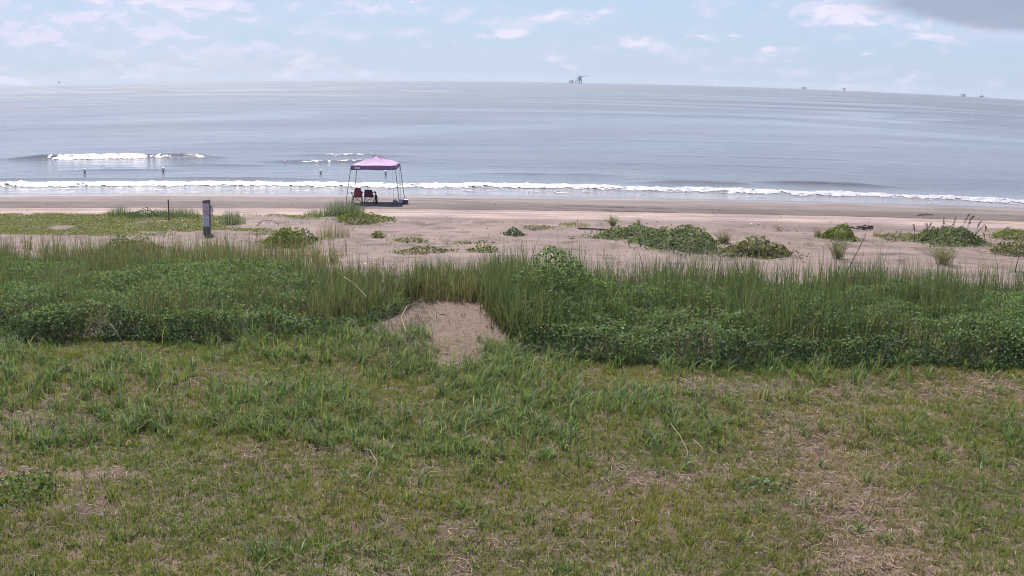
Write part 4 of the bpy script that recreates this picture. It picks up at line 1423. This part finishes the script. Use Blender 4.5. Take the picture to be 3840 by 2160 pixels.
marks([(.355, .007, -.08, .10, .2), (.325, .018, -.1, -.07, .03), (.325, .016, -.04, .08, .02)], 0, 0, 0, yy, M_INKG, s2)
# strap and rag hung on the seaward corner of the post
rag = empty("hanging_rag", (SX + .19, SY + .02, gz(SX, SY)))
tag(rag, "white rag with a dark strap hanging on the signpost's right side", "rag")
G = [[(-.05 + .03 * i + .012 * math.sin(j), .01 * math.sin(i * 2 + j), 1.12 - .42 * j / 7 + .01 * i) for i in range(3)] for j in range(8)]
MB().sheet(G, .006).build("cloth", M_CLOTH, rag, True)
MB().tube([(.07, -.02, 1.14), (.035, -.03, 1.05), (.045, -.02, .95), (.08, -.02, .84)], .014, 6).build("strap", M_BAG, rag)
MB().tube([(.04, -.02, 1.0), (.03, -.03, .86), (.05, -.02, .78), (.03, -.02, .70)], .010, 6).build("strap", M_BAG, rag)
stake = MB().tube([(0, 0, -.05), (.01, 0, .45), (.0, .0, .93)], .035, 7, .03).build("wooden_stake", M_WOOD)
stake.location = gp(-15.18, 46.8)
tag(stake, "thin dark wooden stake standing in the grass left of the signpost", "stake")

# ------------------------------------------------------------------ buoys
M_BUOY = plain("white_buoy", (.78, .76, .76), .4, .4, .06)
M_BUOYD = plain("dark_buoy_foot", (.07, .07, .08), .6, .3)
BL = ["leftmost of the four white swim buoys off the beach", "second of the four white swim buoys from the left", "white swim buoy just left of the canopy", "white swim buoy seen beneath the canopy roof"]
proto = None
for k, (px, py, s) in enumerate([(-31.0, 76.1, 1.0), (-25.25, 76.9, 1.1), (-13.45, 75.7, .9), (-8.85, 75.4, .95)]):
    if proto is None:
        proto = empty("buoy", (0, 0, 0))
        MB().lathe((0, 0, 0), [(.02, .04), (.085, .07), (.12, .14), (.125, .20), (.10, .27), (.05, .31), (.02, .32)], 14).build("float", M_BUOY, proto, True)
        MB().lathe((0, 0, 0), [(.04, -.10), (.05, -.03), (.055, .05), (.03, .08)], 12).build("collar", M_BUOYD, proto, True)
        b = proto
    else:
        b = copy_tree(proto)
    b.location = (px, py, float(sea_z(np.array([px]), np.array([py]))[0]) - .02)
    b.scale = (s, s, s)
    tag(b, BL[k], "buoy", "swim buoys off the beach")

# ------------------------------------------------------------------ oil platforms on the horizon
M_RIG = plain("rig_steel", (.16, .18, .22), .7, .3, .1, .05)
M_RIGL = plain("rig_light_steel", (.30, .33, .38), .7, .3, .1, .05)


def platform(label, x, y, w, decks, legs, crane=0, boom=0, tank=True, lattice=True):
    """fixed platform: legs with bracing, stacked decks, deck houses, crane"""
    o = empty("oil_platform", (x, y, 0), -math.atan2(x, y))
    tag(o, label, "platform", "oil platforms on the horizon")
    top = decks[-1][0]
    for lx in legs:
        for ly in (-w * .22, w * .22):
            MB().tube([(lx * w, ly, -3), (lx * w, ly, decks[0][0])], w * .03, 8).build("leg", M_RIG, o)
    if lattice:
        for a, b in zip(legs, legs[1:]):
            for ly in (-w * .22, w * .22):
                MB().tube([(a * w, ly, .5), (b * w, ly, decks[0][0])], w * .014, 5).build("brace", M_RIG, o)
                MB().tube([(b * w, ly, .5), (a * w, ly, decks[0][0])], w * .014, 5).build("brace", M_RIG, o)
    for i, (z, a, b, th) in enumerate(decks):
        dk = MB().box(((a + b) / 2 * w, 0, z + th / 2), ((b - a) * w, w * .55, th)).build("deck", M_RIG, o)
        for e in (-1, 1):
            MB().box(((a + b) / 2 * w, e * w * .27, z + th + 1.1), ((b - a) * w, .12, .12)).build("railing", M_RIG, dk)
        if i + 1 < len(decks):
            z2 = decks[i + 1][0]
            for lx in np.linspace(max(a, decks[i + 1][1]) + .05, min(b, decks[i + 1][2]) - .05, 3):
                for ly in (-w * .2, w * .2):
                    MB().tube([(lx * w, ly, z + th), (lx * w, ly, z2)], w * .015, 6).build("column", M_RIG, dk)
            if tank:
                MB().box((((a + b) / 2 + .12) * w, 0, z + th + (z2 - z - th) * .4), ((b - a) * w * .45, w * .4, (z2 - z - th) * .78)).build("deck_house", M_RIGL, dk)
    z, a, b, th = decks[-1]
    if crane:
        cr = MB().tube([((a + .2) * w, 0, z + th), ((a + .2) * w, 0, z + th + crane * .4)], w * .03, 6).build("crane_mast", M_RIG, o)
        MB().tube([((a + .2) * w, 0, z + th + crane * .35), ((a - .15) * w, 0, z + th + crane)], w * .012, 5).build("boom", M_RIG, cr)
    if boom:
        MB().tube([(b * w, 0, z), ((b + boom) * w, 0, z + w * .12)], w * .012, 5).build("flare_boom", M_RIG, o)
    return o


D = 5000.0
platform("tall multi-deck oil platform standing right of centre on the horizon", .0584 * D, D, 40, [(14, -.42, .32, 1.5), (22.5, -.42, .30, 1.4), (31, -.1, .5, 1.6)], [-.38, .0, .26], 5, .45)
platform("low small oil platform just left of the tall one", .0514 * D, D, 25, [(9, -.45, .48, 1.6), (13.5, -.25, .2, 1.0)], [-.4, -.1, .2, .42], 0, 0)
D = 6500.0
platform("small flat oil platform, first of the four right of the tall one", .2664 * D, D, 29, [(6, -.5, .5, 1.6), (11, -.45, .5, 1.6)], [-.3, .3], 0, 0)
platform("small oil platform with sloping top, second of the four at right", .3049 * D, D, 27, [(9, -.2, .3, 2), (13, -.5, .5, 1.8)], [-.12, .1, .3], 4, 0)
D = 5200.0
platform("long low oil platform, third of the four at right", .4229 * D, D, 27, [(8, -.55, .6, 1.8), (12, .1, .6, 1.6)], [-.1, .2, .45], 0, 0)
platform("small oil platform with a mast, last of the four at the right edge", .4429 * D, D, 22, [(6.5, -.5, .5, 1.6), (10, -.2, .45, 1.5)], [-.25, .25], 4, 0)
D = 5000.0
platform("lone single-post oil well platform at the far left horizon", -.4313 * D, D, 9, [(11.5, -.7, .6, 1.2), (14.5, -.2, .6, 2.0)], [-.12, .12], 0, 0, True, False)
print("things done")

# ------------------------------------------------------------------ sea air
hz = MB().box((0, 4650, 21), (19600, 10100, 54)).build("haze", bpy.data.materials.new("haze_air"))
tag(hz, "thin pale sea haze softening the horizon", "haze", kind="stuff")
hm = hz.data.materials[0]
hm.use_nodes = True
hm.node_tree.nodes.clear()
pv = hm.node_tree.nodes.new('ShaderNodeVolumePrincipled')
pv.inputs['Color'].default_value = (.86, .9, 1.0, 1)
pv.inputs['Density'].default_value = 2e-5
pv.inputs['Anisotropy'].default_value = .2
ho = hm.node_tree.nodes.new('ShaderNodeOutputMaterial')
hm.node_tree.links.new(pv.outputs[0], ho.inputs['Volume'])

print("triangles", sum(len(o.data.loops) - 2 * len(o.data.polygons) for o in bpy.data.objects if o.type == 'MESH'))
